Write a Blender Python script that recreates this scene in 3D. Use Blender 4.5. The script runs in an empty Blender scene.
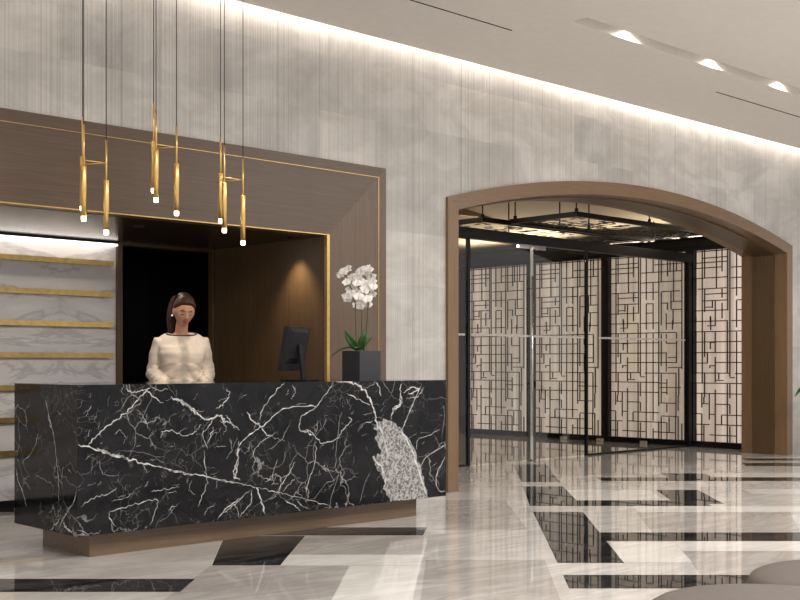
import bpy, bmesh, math, random
from mathutils import Vector, Matrix, noise
PI = math.pi
S2 = math.sqrt(.5)
scene = bpy.context.scene
COL = scene.collection
random.seed(7)

# ------------------------------------------------------------------ camera
cam_d = bpy.data.cameras.new('camera')
cam = bpy.data.objects.new('camera', cam_d)
COL.objects.link(cam)
cam.location = (0, 0, 1.18)
cam.rotation_euler = (PI / 2, 0, -PI / 4)
cam_d.sensor_width = 36
cam_d.lens = 1160 / 800 * 36
cam_d.shift_x = -0.075
cam_d.shift_y = 0.08
cam_d.clip_start = 0.05
scene.camera = cam

# ------------------------------------------------------------------ world, lights, exposure
W = bpy.data.worlds.new('world')
scene.world = W
W.use_nodes = True
W.node_tree.nodes['Background'].inputs[0].default_value = (1.0, .975, .95, 1)
W.node_tree.nodes['Background'].inputs[1].default_value = 0.90
scene.cycles.transparent_max_bounces = 24
vs_ = scene.view_settings
vs_.view_transform = 'Standard'
vs_.look = 'None'
vs_.gamma = 1
vs_.use_curve_mapping = False
vs_.exposure = 0.17


def area(name, loc, size, energy, color=(1, .955, .91), aim=(0, 0, -1), spread=180):
    l = bpy.data.lights.new(name, 'AREA')
    l.shape = 'RECTANGLE'
    l.size, l.size_y = size
    l.energy = energy
    l.color = color
    l.spread = math.radians(spread)
    o = bpy.data.objects.new(name, l)
    COL.objects.link(o)
    o.location = loc
    zl = -Vector(aim).normalized()
    if size[0] >= size[1]:      # the long side of the lamp runs level
        xl = Vector((1, 0, 0))
        yl = zl.cross(xl).normalized()
    else:
        yl = Vector((0, 1, 0))
        xl = yl.cross(zl).normalized()
    o.rotation_euler = Matrix((xl, yl, zl)).transposed().to_euler()
    return o


def spot(name, loc, energy, aim, angle=60, blend=.6, color=(1, .84, .66), r=.03):
    l = bpy.data.lights.new(name, 'SPOT')
    l.energy = energy
    l.color = color
    l.spot_size = math.radians(angle)
    l.spot_blend = blend
    l.shadow_soft_size = r
    o = bpy.data.objects.new(name, l)
    COL.objects.link(o)
    o.location = loc
    o.rotation_euler = Vector(aim).to_track_quat('-Z', 'Y').to_euler()
    return o


# added fill lights at ceiling height, out of view, for lobby ambient
area('ceiling_fill_light', (3.0, 1.5, 3.94), (4, 2.5), 350)
area('ceiling_fill_light', (10.0, 2.5, 3.94), (5, 2.5), 370)
# cove light that grazes the stone wall
area('cove_light', (8.0, 7.56, 4.12), (22, .05), 84, (1, .92, .82), (0, .25, -1))
# vestibule: uplight coves either side of the vaulted ceiling, downlight near the doors
area('vestibule_cove_light', (13.95, 11.2, 2.98), (.10, 5.6), 42, (1, .84, .64), (-.55, 0, 1))
area('vestibule_cove_light', (7.5, 11.2, 2.98), (.10, 5.6), 60, (1, .84, .64), (.55, 0, 1))
# niche
area('niche_shelf_light', (3.2, 9.22, 2.215), (3.6, .03), 5, (1, .93, .84), (0, .35, -1))
spot('niche_spot', (5.90, 8.00, 2.235), 42, (.10, .02, -1), 84, .8, (1, .80, .56))
spot('niche_spot', (4.60, 8.12, 2.20), 22, (-.05, -.25, -1), 75, .7, (1, .88, .74))
spot('lobby_downlight', (4.3, 5.6, 3.90), 260, (.06, .40, -.48), 16, .7, (1, .88, .76))

# ------------------------------------------------------------------ mesh helpers


def add_box(bm, x0, x1, y0, y1, z0, z1, mi=0):
    v = [bm.verts.new((x, y, z)) for x in (x0, x1) for y in (y0, y1) for z in (z0, z1)]
    fs = []
    for q in ((0, 1, 3, 2), (4, 6, 7, 5), (0, 4, 5, 1), (2, 3, 7, 6), (0, 2, 6, 4), (1, 5, 7, 3)):
        f = bm.faces.new([v[i] for i in q])
        f.material_index = mi
        fs.append(f)
    return v


def box_bm(*a):
    bm = bmesh.new()
    add_box(bm, *a)
    return bm


def add_ring_loft(bm, rings, cap=True, mi=0, smooth=True):
    """rings: lists of points, all the same length"""
    vs = [[bm.verts.new(p) for p in r] for r in rings]
    n = len(vs[0])
    for a, b in zip(vs, vs[1:]):
        for i in range(n):
            f = bm.faces.new((a[i], a[(i + 1) % n], b[(i + 1) % n], b[i]))
            f.material_index = mi
            f.smooth = smooth
    if cap:
        for r, s in ((vs[0], 1), (vs[-1], 0)):
            f = bm.faces.new(r[::-1] if s else r)
            f.material_index = mi
            f.smooth = smooth


def add_tube(bm, pts, rad, n=10, cap=True, mi=0, flat=1.0):
    pts = [Vector(p) for p in pts]
    if not hasattr(rad, '__len__'):
        rad = [rad] * len(pts)
    rings = []
    up = None
    for i, p in enumerate(pts):
        t = (pts[min(i + 1, len(pts) - 1)] - pts[max(i - 1, 0)]).normalized()
        if up is None:
            up = Vector((0, 0, 1)) if abs(t.z) < .9 else Vector((1, 0, 0))
        a = t.cross(up).normalized()
        b = a.cross(t).normalized()
        up = b
        rings.append([p + (a * math.cos(k * 2 * PI / n) + b * math.sin(k * 2 * PI / n) * flat) * rad[i] for k in range(n)])
    add_ring_loft(bm, rings, cap, mi)


def add_lathe(bm, prof, c=(0, 0, 0), n=32, mi=0):
    cx, cy, cz = c
    add_ring_loft(bm, [[(cx + r * math.cos(k * 2 * PI / n), cy + r * math.sin(k * 2 * PI / n), cz + z) for k in range(n)] for r, z in prof], True, mi)


def add_poly(bm, pts, mi=0):
    f = bm.faces.new([bm.verts.new(p) for p in pts])
    f.material_index = mi
    return f


def obj(name, bm, mats, parent=None, bevel=0, recalc=True, **tags):
    if recalc:
        bmesh.ops.recalc_face_normals(bm, faces=bm.faces[:])
    me = bpy.data.meshes.new(name)
    bm.to_mesh(me)
    bm.free()
    for m in (mats if isinstance(mats, (list, tuple)) else [mats]):
        me.materials.append(m)
    o = bpy.data.objects.new(name, me)
    COL.objects.link(o)
    if parent:
        o.parent = parent
    if bevel:
        b = o.modifiers.new('bevel', 'BEVEL')
        b.width = bevel
        b.segments = 2
        b.limit_method = 'ANGLE'
    for k, v in tags.items():
        o[k] = v
    return o


def struct(name, bm, mats, parent=None, bevel=0, **tags):
    o = obj(name, bm, mats, parent, bevel, **tags)
    if not parent:
        o['kind'] = 'structure'
    return o


def thing(name, label, cat, loc=(0, 0, 0), rz=0, group=None):
    o = bpy.data.objects.new(name, None)
    o.empty_display_size = .1
    COL.objects.link(o)
    o.location = loc
    o.rotation_euler = (0, 0, rz)
    o['label'] = label
    o['category'] = cat
    if group:
        o['group'] = group
    return o


def dup(root, loc, label, group=None):
    r = root.copy()
    COL.objects.link(r)
    r.location = loc
    r['label'] = label
    if group:
        r['group'] = group
    for ch in list(root.children):
        c = ch.copy()
        COL.objects.link(c)
        c.parent = r
        for g in list(ch.children):
            d = g.copy()
            COL.objects.link(d)
            d.parent = c
    return r


# ------------------------------------------------------------------ materials


class NT:
    def __init__(s, name):
        s.m = bpy.data.materials.new(name)
        s.m.use_nodes = True
        s.t = s.m.node_tree
        s.b = s.t.nodes['Principled BSDF']
        s.out = s.t.nodes['Material Output']

    def n(s, kind, **kw):
        nd = s.t.nodes.new('ShaderNode' + kind)
        for k, v in kw.items():
            if k in nd.inputs:
                nd.inputs[k].default_value = v
            else:
                setattr(nd, k, v)
        return nd

    def l(s, a, b):
        s.t.links.new(a, b)

    def pos(s, scale=(1, 1, 1), rot=(0, 0, 0), obj_space=False):
        if obj_space:
            g = s.n('TexCoord').outputs['Object']
        else:
            g = s.n('NewGeometry').outputs['Position']
        m = s.n('Mapping')
        m.inputs['Scale'].default_value = scale
        m.inputs['Rotation'].default_value = rot
        s.l(g, m.inputs['Vector'])
        return m.outputs[0]

    def noise(s, vec, scale=5, detail=4, rough=.5, dist=0):
        nd = s.n('TexNoise')
        nd.inputs['Scale'].default_value = scale
        nd.inputs['Detail'].default_value = detail
        nd.inputs['Roughness'].default_value = rough
        nd.inputs['Distortion'].default_value = dist
        s.l(vec, nd.inputs['Vector'])
        return nd.outputs['Fac']

    def ramp(s, fac, stops, interp='LINEAR'):
        r = s.n('ValToRGB')
        cr = r.color_ramp
        cr.interpolation = interp
        while len(cr.elements) < len(stops):
            cr.elements.new(.5)
        for e, (p, c) in zip(cr.elements, stops):
            e.position = p
            e.color = (c, c, c, 1) if not hasattr(c, '__len__') else (*c, 1)
        s.l(fac, r.inputs[0])
        return r.outputs[0]

    def mix(s, a, b, fac, mode='MIX'):
        m = s.n('Mix')
        m.data_type = 'RGBA'
        m.blend_type = mode
        m.clamp_factor = True
        for v, i in ((fac, 0), (a, 6), (b, 7)):
            if hasattr(v, 'links') or isinstance(v, bpy.types.NodeSocket):
                s.l(v, m.inputs[i])
            elif hasattr(v, '__len__'):
                m.inputs[i].default_value = (*v, 1)
            else:
                m.inputs[i].default_value = v if i == 0 else (v, v, v, 1)
        return m.outputs[2]

    def math(s, op, a, b=0.0):
        m = s.n('Math')
        m.operation = op
        for v, i in ((a, 0), (b, 1)):
            if isinstance(v, bpy.types.NodeSocket):
                s.l(v, m.inputs[i])
            else:
                m.inputs[i].default_value = v
        return m.outputs[0]

    def base(s, c):
        if isinstance(c, bpy.types.NodeSocket):
            s.l(c, s.b.inputs['Base Color'])
        else:
            s.b.inputs['Base Color'].default_value = (*c, 1)

    def set(s, rough=.5, metal=0, spec=.5, coat=0):
        s.b.inputs['Roughness'].default_value = rough
        s.b.inputs['Metallic'].default_value = metal
        s.b.inputs['Specular IOR Level'].default_value = spec
        s.b.inputs['Coat Weight'].default_value = coat
        return s

    def bump(s, h, strength=.3, dist=.01):
        b = s.n('Bump')
        b.inputs['Strength'].default_value = strength
        b.inputs['Distance'].default_value = dist
        s.l(h, b.inputs['Height'])
        s.l(b.outputs[0], s.b.inputs['Normal'])


def plain(name, c, rough=.5, metal=0, spec=.5, var=.08, scale=12, coat=0):
    t = NT(name).set(rough, metal, spec, coat)
    f = t.noise(t.pos(), scale, 3)
    lo = tuple(x * (1 - var) for x in c)
    hi = tuple(min(1, x * (1 + var)) for x in c)
    t.base(t.ramp(f, [(.3, lo), (.7, hi)]))
    return t.m


def emis(name, c, s):
    t = NT(name)
    t.base((0, 0, 0))
    t.b.inputs['Emission Color'].default_value = (*c, 1)
    t.b.inputs['Emission Strength'].default_value = s
    return t.m


def wood(name, lo, hi, axis, rough=.38):
    """axis: direction of the grain"""
    t = NT(name).set(rough, 0, .4)
    sc = {'x': (.9, 22, 38), 'y': (22, .9, 38), 'z': (30, 30, .8), 'd': (8, 8, 12)}[axis]
    p = t.pos(sc)
    f = t.noise(p, 1.6, 7, .62, .4)
    g = t.noise(t.pos(tuple(v * 4 for v in sc)), 1.5, 3, .6)
    c = t.ramp(f, [(.25, lo), (.75, hi)])
    c = t.mix(c, tuple(v * .62 for v in lo), t.math('MULTIPLY', t.ramp(g, [(.45, 0), (.7, 1)]), .4))
    t.base(c)
    t.bump(g, .05, .003)
    return t.m


def mat_fluted():
    t = NT('fluted_marble').set(.42, 0, .35)
    g = t.n('NewGeometry').outputs['Position']
    sp = t.n('SeparateXYZ')
    t.l(g, sp.inputs[0])
    cx = t.n('CombineXYZ')
    t.l(sp.outputs[0], cx.inputs[0])
    fine = t.n('TexNoise')
    fine.inputs['Scale'].default_value = 13
    fine.inputs['Detail'].default_value = 3
    fine.inputs['Roughness'].default_value = .7
    t.l(cx.outputs[0], fine.inputs['Vector'])
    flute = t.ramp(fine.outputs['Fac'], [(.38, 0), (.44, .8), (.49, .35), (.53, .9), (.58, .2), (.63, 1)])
    # slabs of different tone
    cz = t.n('CombineXYZ')
    t.l(sp.outputs[0], cz.inputs[0])
    t.l(sp.outputs[2], cz.inputs[1])
    br = t.n('TexBrick')
    br.offset = .37
    br.inputs['Scale'].default_value = 1
    br.inputs['Brick Width'].default_value = .62
    br.inputs['Row Height'].default_value = .47
    br.inputs['Mortar Size'].default_value = .0015
    br.inputs['Color1'].default_value = (.60, .565, .52, 1)
    br.inputs['Color2'].default_value = (.36, .34, .325, 1)
    br.inputs['Mortar'].default_value = (.47, .44, .41, 1)
    t.l(cz.outputs[0], br.inputs['Vector'])
    # diagonal veining
    v1 = t.noise(t.pos((.9, 1, 1.5), (0, .6, 0)), 1.2, 6, .6, .5)
    vein = t.ramp(v1, [(.40, 0), (.49, 1), (.52, 1), (.60, 0)])
    v2 = t.noise(t.pos(), 1.1, 5, .6, .6)
    c = t.mix(br.outputs[0], (.70, .68, .655), t.ramp(v2, [(.35, .15), (.65, .75)]))
    c = t.mix(c, (.36, .335, .31), t.math('MULTIPLY', vein, .35))
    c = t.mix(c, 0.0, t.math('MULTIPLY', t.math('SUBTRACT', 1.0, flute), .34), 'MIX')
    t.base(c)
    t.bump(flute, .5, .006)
    return t.m


def mat_white_marble(name='veined_white_marble'):
    t = NT(name).set(.22, 0, .5)
    # book-matched: mirror about x
    g = t.n('NewGeometry').outputs['Position']
    sp = t.n('SeparateXYZ')
    t.l(g, sp.inputs[0])
    x = t.math('ABSOLUTE', t.math('SUBTRACT', sp.outputs[0], 4.56))
    cb = t.n('CombineXYZ')
    t.l(x, cb.inputs[0])
    t.l(t.math('MULTIPLY', sp.outputs[2], .9), cb.inputs[2])
    mp = t.n('Mapping')
    mp.inputs['Rotation'].default_value = (0, -.75, 0)
    mp.inputs['Scale'].default_value = (.55, 1, 2.2)
    t.l(cb.outputs[0], mp.inputs[0])
    f = t.noise(mp.outputs[0], 1.5, 7, .62, .55)
    a = t.ramp(f, [(.465, 0), (.498, 1), (.502, 1), (.53, 0)])
    f2 = t.noise(mp.outputs[0], .9, 4, .6, .5)
    c = t.ramp(f2, [(.3, (.50, .47, .46)), (.65, (.74, .71, .69))])
    c = t.mix(c, (.17, .165, .175), t.math('MULTIPLY', a, .38))
    t.base(c)
    return t.m


def mat_black_marble(name='black_marble', rough=.07, amt=1.0):
    t = NT(name).set(rough, 0, .2)
    p = t.pos()
    warp = t.n('TexNoise')
    warp.inputs['Scale'].default_value = 2.6
    warp.inputs['Detail'].default_value = 5
    t.l(p, warp.inputs['Vector'])
    wv = t.n('VectorMath')
    wv.operation = 'SCALE'
    wv.inputs['Scale'].default_value = .55
    t.l(warp.outputs['Color'], wv.inputs[0])
    ad = t.n('VectorMath')
    ad.operation = 'ADD'
    t.l(p, ad.inputs[0])
    t.l(wv.outputs[0], ad.inputs[1])

    def crack(scale, w):
        v = t.n('TexVoronoi')
        v.feature = 'DISTANCE_TO_EDGE'
        v.inputs['Scale'].default_value = scale
        t.l(ad.outputs[0], v.inputs['Vector'])
        return t.ramp(v.outputs['Distance'], [(0, 1), (w, 0)])
    m1 = t.ramp(t.noise(p, 2.1, 3), [(.48, 0), (.62, 1)])
    m2 = t.ramp(t.noise(p, 5.0, 3), [(.50, 0), (.60, 1)])
    a = t.math('MULTIPLY', crack(4.5, .018), m1)
    b = t.math('MULTIPLY', crack(13, .03), t.math('MULTIPLY', m2, .55))
    speck = t.ramp(t.noise(p, 70, 3, .7), [(.66, 0), (.74, .35)])
    cloud = t.ramp(t.noise(p, 3.2, 6, .7, 1), [(.4, (.003, .003, .004)), (.75, (.015, .015, .017))])
    c = t.mix(cloud, (.42, .41, .40), t.math('MULTIPLY', a, .75 * amt))
    c = t.mix(c, (.20, .19, .18), t.math('MULTIPLY', b, amt))
    c = t.mix(c, (.16, .155, .15), t.math('MULTIPLY', speck, amt))
    t.base(c)
    return t.m


def mat_floor(name, lo, hi, vein, rough=.06, amt=.35, spec=.6):
    t = NT(name).set(rough, 0, spec)
    R = (0, 0, PI / 4)
    f = t.noise(t.pos((1, 1.6, 1), R), 1.1, 6, .6, .8)
    c = t.ramp(f, [(.32, lo), (.68, hi)])
    v = t.noise(t.pos((.5, 2.4, 1), (0, 0, PI / 4 + .25)), 1.6, 8, .62, 1.4)
    c = t.mix(c, vein, t.math('MULTIPLY', t.ramp(v, [(.42, 0), (.49, 1), (.51, 1), (.58, 0)]), amt))
    t.base(c)
    t.bump(t.noise(t.pos((1, 1, 1)), 1.3, 1), .01, .01)
    return t.m


def mat_glass(name, tint=(.865, .87, .855), gl=.12):
    t = NT(name)
    tr = t.n('BsdfTransparent')
    tr.inputs[0].default_value = (*tint, 1)
    g = t.n('BsdfGlossy')
    g.inputs['Roughness'].default_value = .01
    g.inputs[0].default_value = (1, 1, 1, 1)
    lw = t.n('LayerWeight')
    fac = t.math('ADD', t.math('MULTIPLY', t.math('POWER', lw.outputs['Facing'], 4.0), .35), .025)
    mx = t.n('MixShader')
    t.l(fac, mx.inputs[0])
    t.l(tr.outputs[0], mx.inputs[1])
    t.l(g.outputs[0], mx.inputs[2])
    t.l(mx.outputs[0], t.out.inputs[0])
    return t.m


def mat_backlit():
    """alabaster-like sheet lit from behind"""
    t = NT('backlit_panel')
    t.base((.25, .22, .19))
    t.set(.5)
    f = t.noise(t.pos((1, 3.2, .12)), 1.3, 4, .55)
    f2 = t.noise(t.pos((1, 14, .3)), 1.3, 3, .5)
    f3 = t.noise(t.pos(), .9, 2)
    c = t.ramp(f, [(.4, (.56, .42, .33)), (.6, (1, .80, .66))])
    c = t.mix(c, (.50, .42, .35), t.ramp(f2, [(.4, .0), (.65, .8)]))
    c = t.mix(c, (1, .80, .62), t.ramp(f3, [(.5, 0), (.7, .5)]))
    t.l(c, t.b.inputs['Emission Color'])
    t.b.inputs['Emission Strength'].default_value = .61
    return t.m


M = {}
M['fluted'] = mat_fluted()
M['plaster'] = plain('ceiling_paint', (.74, .71, .67), .8, 0, .2, .02)
M['vault'] = plain('vault_plaster', (.66, .57, .44), .8, 0, .2, .05, 1)
M['floor'] = mat_floor('polished_marble', (.48, .455, .43), (.64, .62, .595), (.32, .295, .28), .045)
M['floor_white'] = mat_floor('white_marble_tile', (.64, .62, .585), (.75, .735, .705), (.50, .475, .44), .06, .3)
M['floor_beige'] = mat_floor('beige_marble_tile', (.36, .335, .315), (.49, .465, .44), (.24, .21, .19))
M['floor_black'] = mat_floor('black_marble_tile', (.007, .007, .008), (.018, .018, .020), (.14, .135, .13), .02, .2, .28)
M['wood_h'] = wood('walnut_horizontal', (.082, .050, .031), (.122, .078, .050), 'x')
M['wood_v'] = wood('walnut_vertical', (.105, .067, .042), (.148, .098, .064), 'z')
M['oak_h'] = wood('oak_trim_horizontal', (.150, .088, .044), (.205, .128, .070), 'x')
M['oak_v'] = wood('oak_trim_vertical', (.155, .092, .046), (.215, .135, .074), 'z')
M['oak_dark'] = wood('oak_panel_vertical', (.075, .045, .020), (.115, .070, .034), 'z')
M['wood_dark'] = wood('dark_walnut_panel', (.070, .042, .021), (.120, .073, .037), 'z', .3)
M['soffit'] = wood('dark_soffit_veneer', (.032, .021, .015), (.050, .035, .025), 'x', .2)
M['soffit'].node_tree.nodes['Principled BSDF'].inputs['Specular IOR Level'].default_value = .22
M['plinth'] = wood('bronzed_plinth_wood', (.120, .077, .045), (.175, .115, .070), 'x', .25)
M['brass'] = plain('brushed_brass', (.46, .31, .12), .36, 1, .5, .1, 30)
M['brass_dull'] = plain('aged_brass_shelf', (.50, .34, .13), .35, 1, .5, .15, 20)
M['gold'] = plain('satin_gold', (.85, .55, .20), .3, 1, .5, .05, 30)
M['white_marble'] = mat_white_marble()
M['black_marble'] = mat_black_marble()
M['vein'] = plain('white_vein', (.52, .51, .50), .12, 0, .5, .35, 22)
M['black_metal'] = plain('black_powder_coat', (.006, .006, .007), .4, .0, .25, .1)
M['lattice'] = plain('dark_bronze_lattice', (.020, .015, .012), .4, .3, .5, .1)
M['black_room'] = plain('painted_darkness', (.004, .004, .005), .25, 0, .4, .1)  # black colour stands in for the darkness of unlit spaces
M['backlit'] = mat_backlit()
M['glass'] = mat_glass('door_glass')
M['glass_edge'] = plain('polished_glass_edge', (.55, .60, .58), .15, 0, .8, .1)
M['frost'] = plain('frosted_strip', (.55, .53, .50), .6, 0, .4, .05)
M['chrome'] = plain('polished_steel', (.78, .78, .78), .12, 1, .5, .03)
M['tip'] = emis('lamp_tip_glow', (1, .82, .52), 9)
M['led'] = emis('led_strip_glow', (1, .93, .84), 3)
M['led_cove'] = emis('cove_strip_glow', (1, .90, .78), 5)
M['led_spot'] = emis('spotlight_glow', (1, .88, .72), 26)
M['cable'] = plain('black_cable', (.02, .018, .016), .6)
M['monitor'] = plain('grey_monitor_plastic', (.010, .010, .012), .6, 0, .2)
M['screen'] = plain('monitor_glass', (.01, .01, .012), .1)
M['planter'] = plain('anthracite_planter', (.028, .029, .034), .5, 0, .4, .05)
M['soil'] = plain('dark_moss', (.03, .035, .012), .9, 0, .2, .4, 90)
M['leaf'] = plain('orchid_leaf', (.028, .085, .018), .35, 0, .5, .3, 30)
M['stem'] = plain('orchid_stem', (.060, .070, .030), .5)
M['petal'] = plain('orchid_petal', (.86, .82, .79), .6, 0, .3, .06, 40)
M['lip'] = plain('orchid_lip', (.70, .58, .38), .5)
M['pouf'] = plain('taupe_leather', (.068, .056, .048), .6, 0, .3, .06, 6)
M['skin'] = plain('skin', (.44, .22, .135), .5, 0, .4, .05, 20)
M['hair'] = plain('auburn_hair', (.036, .014, .008), .5, 0, .25, .6, 90)
M['sweater'] = plain('cream_knit', (.50, .43, .36), .8, 0, .2, .05, 30)
M['trim_dark'] = plain('dark_piping', (.05, .03, .03), .7)
M['lips'] = plain('dark_red_lips', (.30, .045, .04), .4)
M['brow'] = plain('dark_brow', (.035, .016, .011), .7)
M['trouser'] = plain('black_trousers', (.012, .012, .014), .8)
M['shoe'] = plain('black_shoes', (.01, .01, .01), .3)
M['pearl'] = plain('pearl', (.85, .80, .75), .2)

LAT_V = [(0.096, 0.08, 0.25), (0.096, 0.46, 0.91), (0.096, 1.06, 1.64), (0.096, 1.79, 1.85), (0.096, 2.16, 2.4), (0.096, 2.54, 2.8), (0.191, 0.08, 0.47), (0.191, 0.56, 0.77), (0.198, 0.91, 2.8), (0.226, 0.08, 0.31), (0.226, 0.62, 0.71), (0.238, 0.71, 1.05), (0.238, 1.28, 1.64), (0.238, 1.92, 2.25), (0.238, 2.4, 2.8), (0.285, 1.19, 1.34), (0.315, 0.39, 0.76), (0.325, 1.12, 1.16), (0.332, 1.39, 1.5), (0.332, 1.77, 1.86), (0.339, 1.66, 1.84), (0.367, 1.97, 2.08), (0.413, 0.08, 0.82), (0.413, 0.92, 1.28), (0.413, 1.35, 1.63), (0.413, 1.72, 2.08), (0.432, 2.25, 2.8), (0.471, 0.96, 1.05), (0.517, 0.33, 0.46), (0.524, 1.82, 2.04), (0.524, 2.11, 2.24), (0.524, 2.48, 2.8), (0.609, 0.08, 0.9), (0.609, 1.06, 1.78), (0.616, 1.93, 2.8), (0.65, 0.08, 0.31), (0.65, 0.48, 0.61), (0.65, 0.7, 0.9), (0.65, 1.0, 2.8), (0.757, 0.08, 1.63), (0.757, 1.69, 2.07), (0.757, 2.13, 2.8), (0.881, 0.08, 0.23), (0.881, 0.34, 1.63), (0.881, 1.69, 2.07), (0.881, 2.12, 2.38), (0.881, 2.53, 2.8), (0.981, 0.08, 0.32), (0.981, 0.56, 2.8), (1.025, 0.08, 0.41), (1.025, 0.62, 1.05), (1.025, 1.15, 1.62), (1.025, 1.75, 2.24), (1.025, 2.39, 2.8), (1.113, 1.07, 1.35), (1.113, 1.49, 1.62), (1.113, 1.68, 1.92), (1.124, 0.08, 0.32), (1.124, 0.47, 0.6), (1.124, 0.73, 0.96), (1.135, 1.97, 2.07), (1.135, 2.46, 2.8), (1.163, 0.18, 0.4), (1.179, 2.53, 2.8), (1.196, 1.98, 2.23), (1.222, 1.68, 1.82), (1.233, 1.75, 1.97), (1.24, 2.09, 2.8), (1.277, 0.08, 0.42), (1.283, 0.42, 1.05), (1.292, 1.2, 1.63), (1.292, 2.53, 2.8), (1.32, 0.08, 0.42), (1.32, 0.5, 0.73), (1.331, 0.73, 1.12), (1.384, 0.08, 0.32), (1.384, 1.11, 2.8)]
LAT_H = [(0.177, 0.1, 0.23), (0.177, 0.32, 0.76), (0.181, 0.89, 1.28), (0.321, 0.1, 0.32), (0.325, 0.6, 1.12), (0.326, 0.42, 0.6), (0.418, 1.03, 1.32), (0.464, 0.52, 0.98), (0.468, 0.32, 0.42), (0.47, 0.04, 0.19), (0.609, 0.98, 1.28), (0.613, 0.42, 0.65), (0.616, 0.2, 0.3), (0.762, 0.04, 0.98), (0.763, 1.03, 1.12), (0.838, 1.0, 1.37), (0.9, 0.98, 1.11), (0.909, 0.04, 0.98), (0.949, 0.42, 0.55), (0.989, 0.65, 0.73), (1.046, 0.73, 1.28), (1.052, 0.04, 0.64), (1.129, 1.14, 1.38), (1.156, 0.32, 0.42), (1.193, 0.11, 0.28), (1.202, 0.42, 1.29), (1.275, 1.14, 1.28), (1.342, 0.04, 1.11), (1.482, 1.11, 1.29), (1.485, 0.33, 0.42), (1.493, 0.04, 0.98), (1.639, 0.04, 1.29), (1.721, 0.28, 0.42), (1.774, 1.11, 1.38), (1.785, 0.67, 0.98), (1.787, 0.06, 0.62), (1.933, 0.76, 0.89), (1.939, 0.04, 0.6), (1.972, 1.2, 1.38), (1.986, 0.25, 0.37), (2.071, 0.76, 0.89), (2.071, 1.03, 1.14), (2.077, 0.2, 0.6), (2.09, 1.2, 1.38), (2.171, 0.24, 0.6), (2.238, 0.67, 0.98), (2.24, 1.03, 1.35), (2.248, 0.12, 0.6), (2.384, 0.67, 1.38), (2.401, 0.04, 0.62), (2.53, 1.03, 1.38), (2.532, 0.67, 1.03), (2.545, 0.04, 0.53), (2.684, 0.2, 0.62), (2.78, 0.08, 1.46), (2.62, 0.08, 0.6), (2.64, 0.9, 1.46)]

# ------------------------------------------------------------------ measured planes
YW = 7.63          # face of the stone wall
PORT_X, PORT_Z = 6.70, 2.885      # outer corner of the walnut portal
NIC_X, NIC_Z = 6.07, 2.26         # inner corner (niche opening)
NIC_B = 9.35                      # back of the niche
AX0, AX1 = 7.447, 13.71           # outer width of the arch casing
AC, AR = (AX0 + AX1) / 2, 11.87
ASPR = 2.714                      # springing height, outer
AF = .135                         # casing face width
CEIL = 3.965


def arch_z(x, off=0.0):
    apex = ASPR + .42
    return apex - off - (AR - off) + math.sqrt(max(0, (AR - off) ** 2 - (x - AC) ** 2))


def arch_pts(off, n=32):
    """polyline of the opening outline inset by off: left foot, left spring ... right spring, right foot"""
    x0, x1 = AX0 + off, AX1 - off
    p = [(x0, 0)]
    for i in range(n + 1):
        x = x0 + (x1 - x0) * i / n
        p.append((x, arch_z(x, off)))
    return p + [(x1, 0)]


# ------------------------------------------------------------------ floor with inlaid tiles (laid at 45 degrees to the wall)
bm = bmesh.new()
add_poly(bm, [(-6, -6, 0), (19, -6, 0), (19, 15, 0), (-6, 15, 0)], 0)
HC = 1.18


TI = [0]


def tile(kind, x0a, x1a, ya, x0b, x1b, yb):
    """far edge (ya) from x0a to x1a, near edge (yb) from x0b to x1b, measured against the floor plane"""
    TI[0] += 1
    zs = {1: .0030, 2: .0015, 3: .0002}[kind] * .3 + TI[0] * .00001
    P = []
    for px, py in ((x0a, ya), (x1a, ya), (x1b, yb), (x0b, yb)):
        D = 1160 * HC / (py - 364)
        r = (px - 460) / 1160 * D
        P.append(((D + r) * S2, (D - r) * S2, zs))
    add_poly(bm, P, kind)


K, WH, BG = 1, 2, 3
tile(K, 512.5, 546, 464.5, 522, 560, 482)
tile(K, 523, 563, 486.5, 530, 582, 506)
tile(K, 565, 700, 500.5, 575, 712, 506)
tile(K, 656, 698, 490, 676, 724, 504)
tile(K, 533, 583, 512, 557.5, 624, 563)
tile(K, 597, 820, 532.5, 602, 820, 541)
tile(K, 563, 830, 575, 569, 830, 588.5)
tile(K, 660, 705, 473.5, 672, 712, 478)
tile(K, 596, 820, 477.5, 602, 820, 481)
tile(K, 742, 850, 458.5, 748, 850, 460.5)
tile(K, 742, 850, 463, 746, 850, 466)
tile(K, 225, 305, 536, 212, 280, 565.5)
tile(K, 250, 427, 527.5, 240, 423, 535.5)
tile(K, -60, 195, 579, -60, 180, 592)
tile(K, -40, 14, 504, -40, 14, 512)
tile(WH, 566, 650, 490, 575, 664, 500.2)
tile(WH, 610, 674, 542, 622, 692, 562)
tile(WH, 632, 840, 506.2, 640, 840, 512)
tile(WH, 674, 840, 541.5, 683, 840, 551)
tile(WH, 742, 840, 489, 752, 840, 494)
tile(WH, 710, 840, 473, 715, 840, 477.2)
tile(WH, 742, 840, 457, 748, 840, 458.2)
tile(WH, 288, 424, 555, 281, 420, 565.5)
tile(WH, 350, 420, 566, 330, 412, 604)
tile(BG, 302, 424, 536, 290, 422, 554.5)
tile(BG, 210, 349, 566, 158, 329, 604)
tile(BG, 636, 790, 512.3, 652, 800, 532)
tile(BG, 683, 800, 551.3, 700, 812, 574.5)
tile(BG, 535, 600, 464.5, 560, 640, 475)
tile(BG, 428, 505, 500, 426, 528, 530)
tile(BG, 426, 545, 560, 420, 562, 604)
struct('floor', bm, [M['floor'], M['floor_black'], M['floor_white'], M['floor_beige']])

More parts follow.
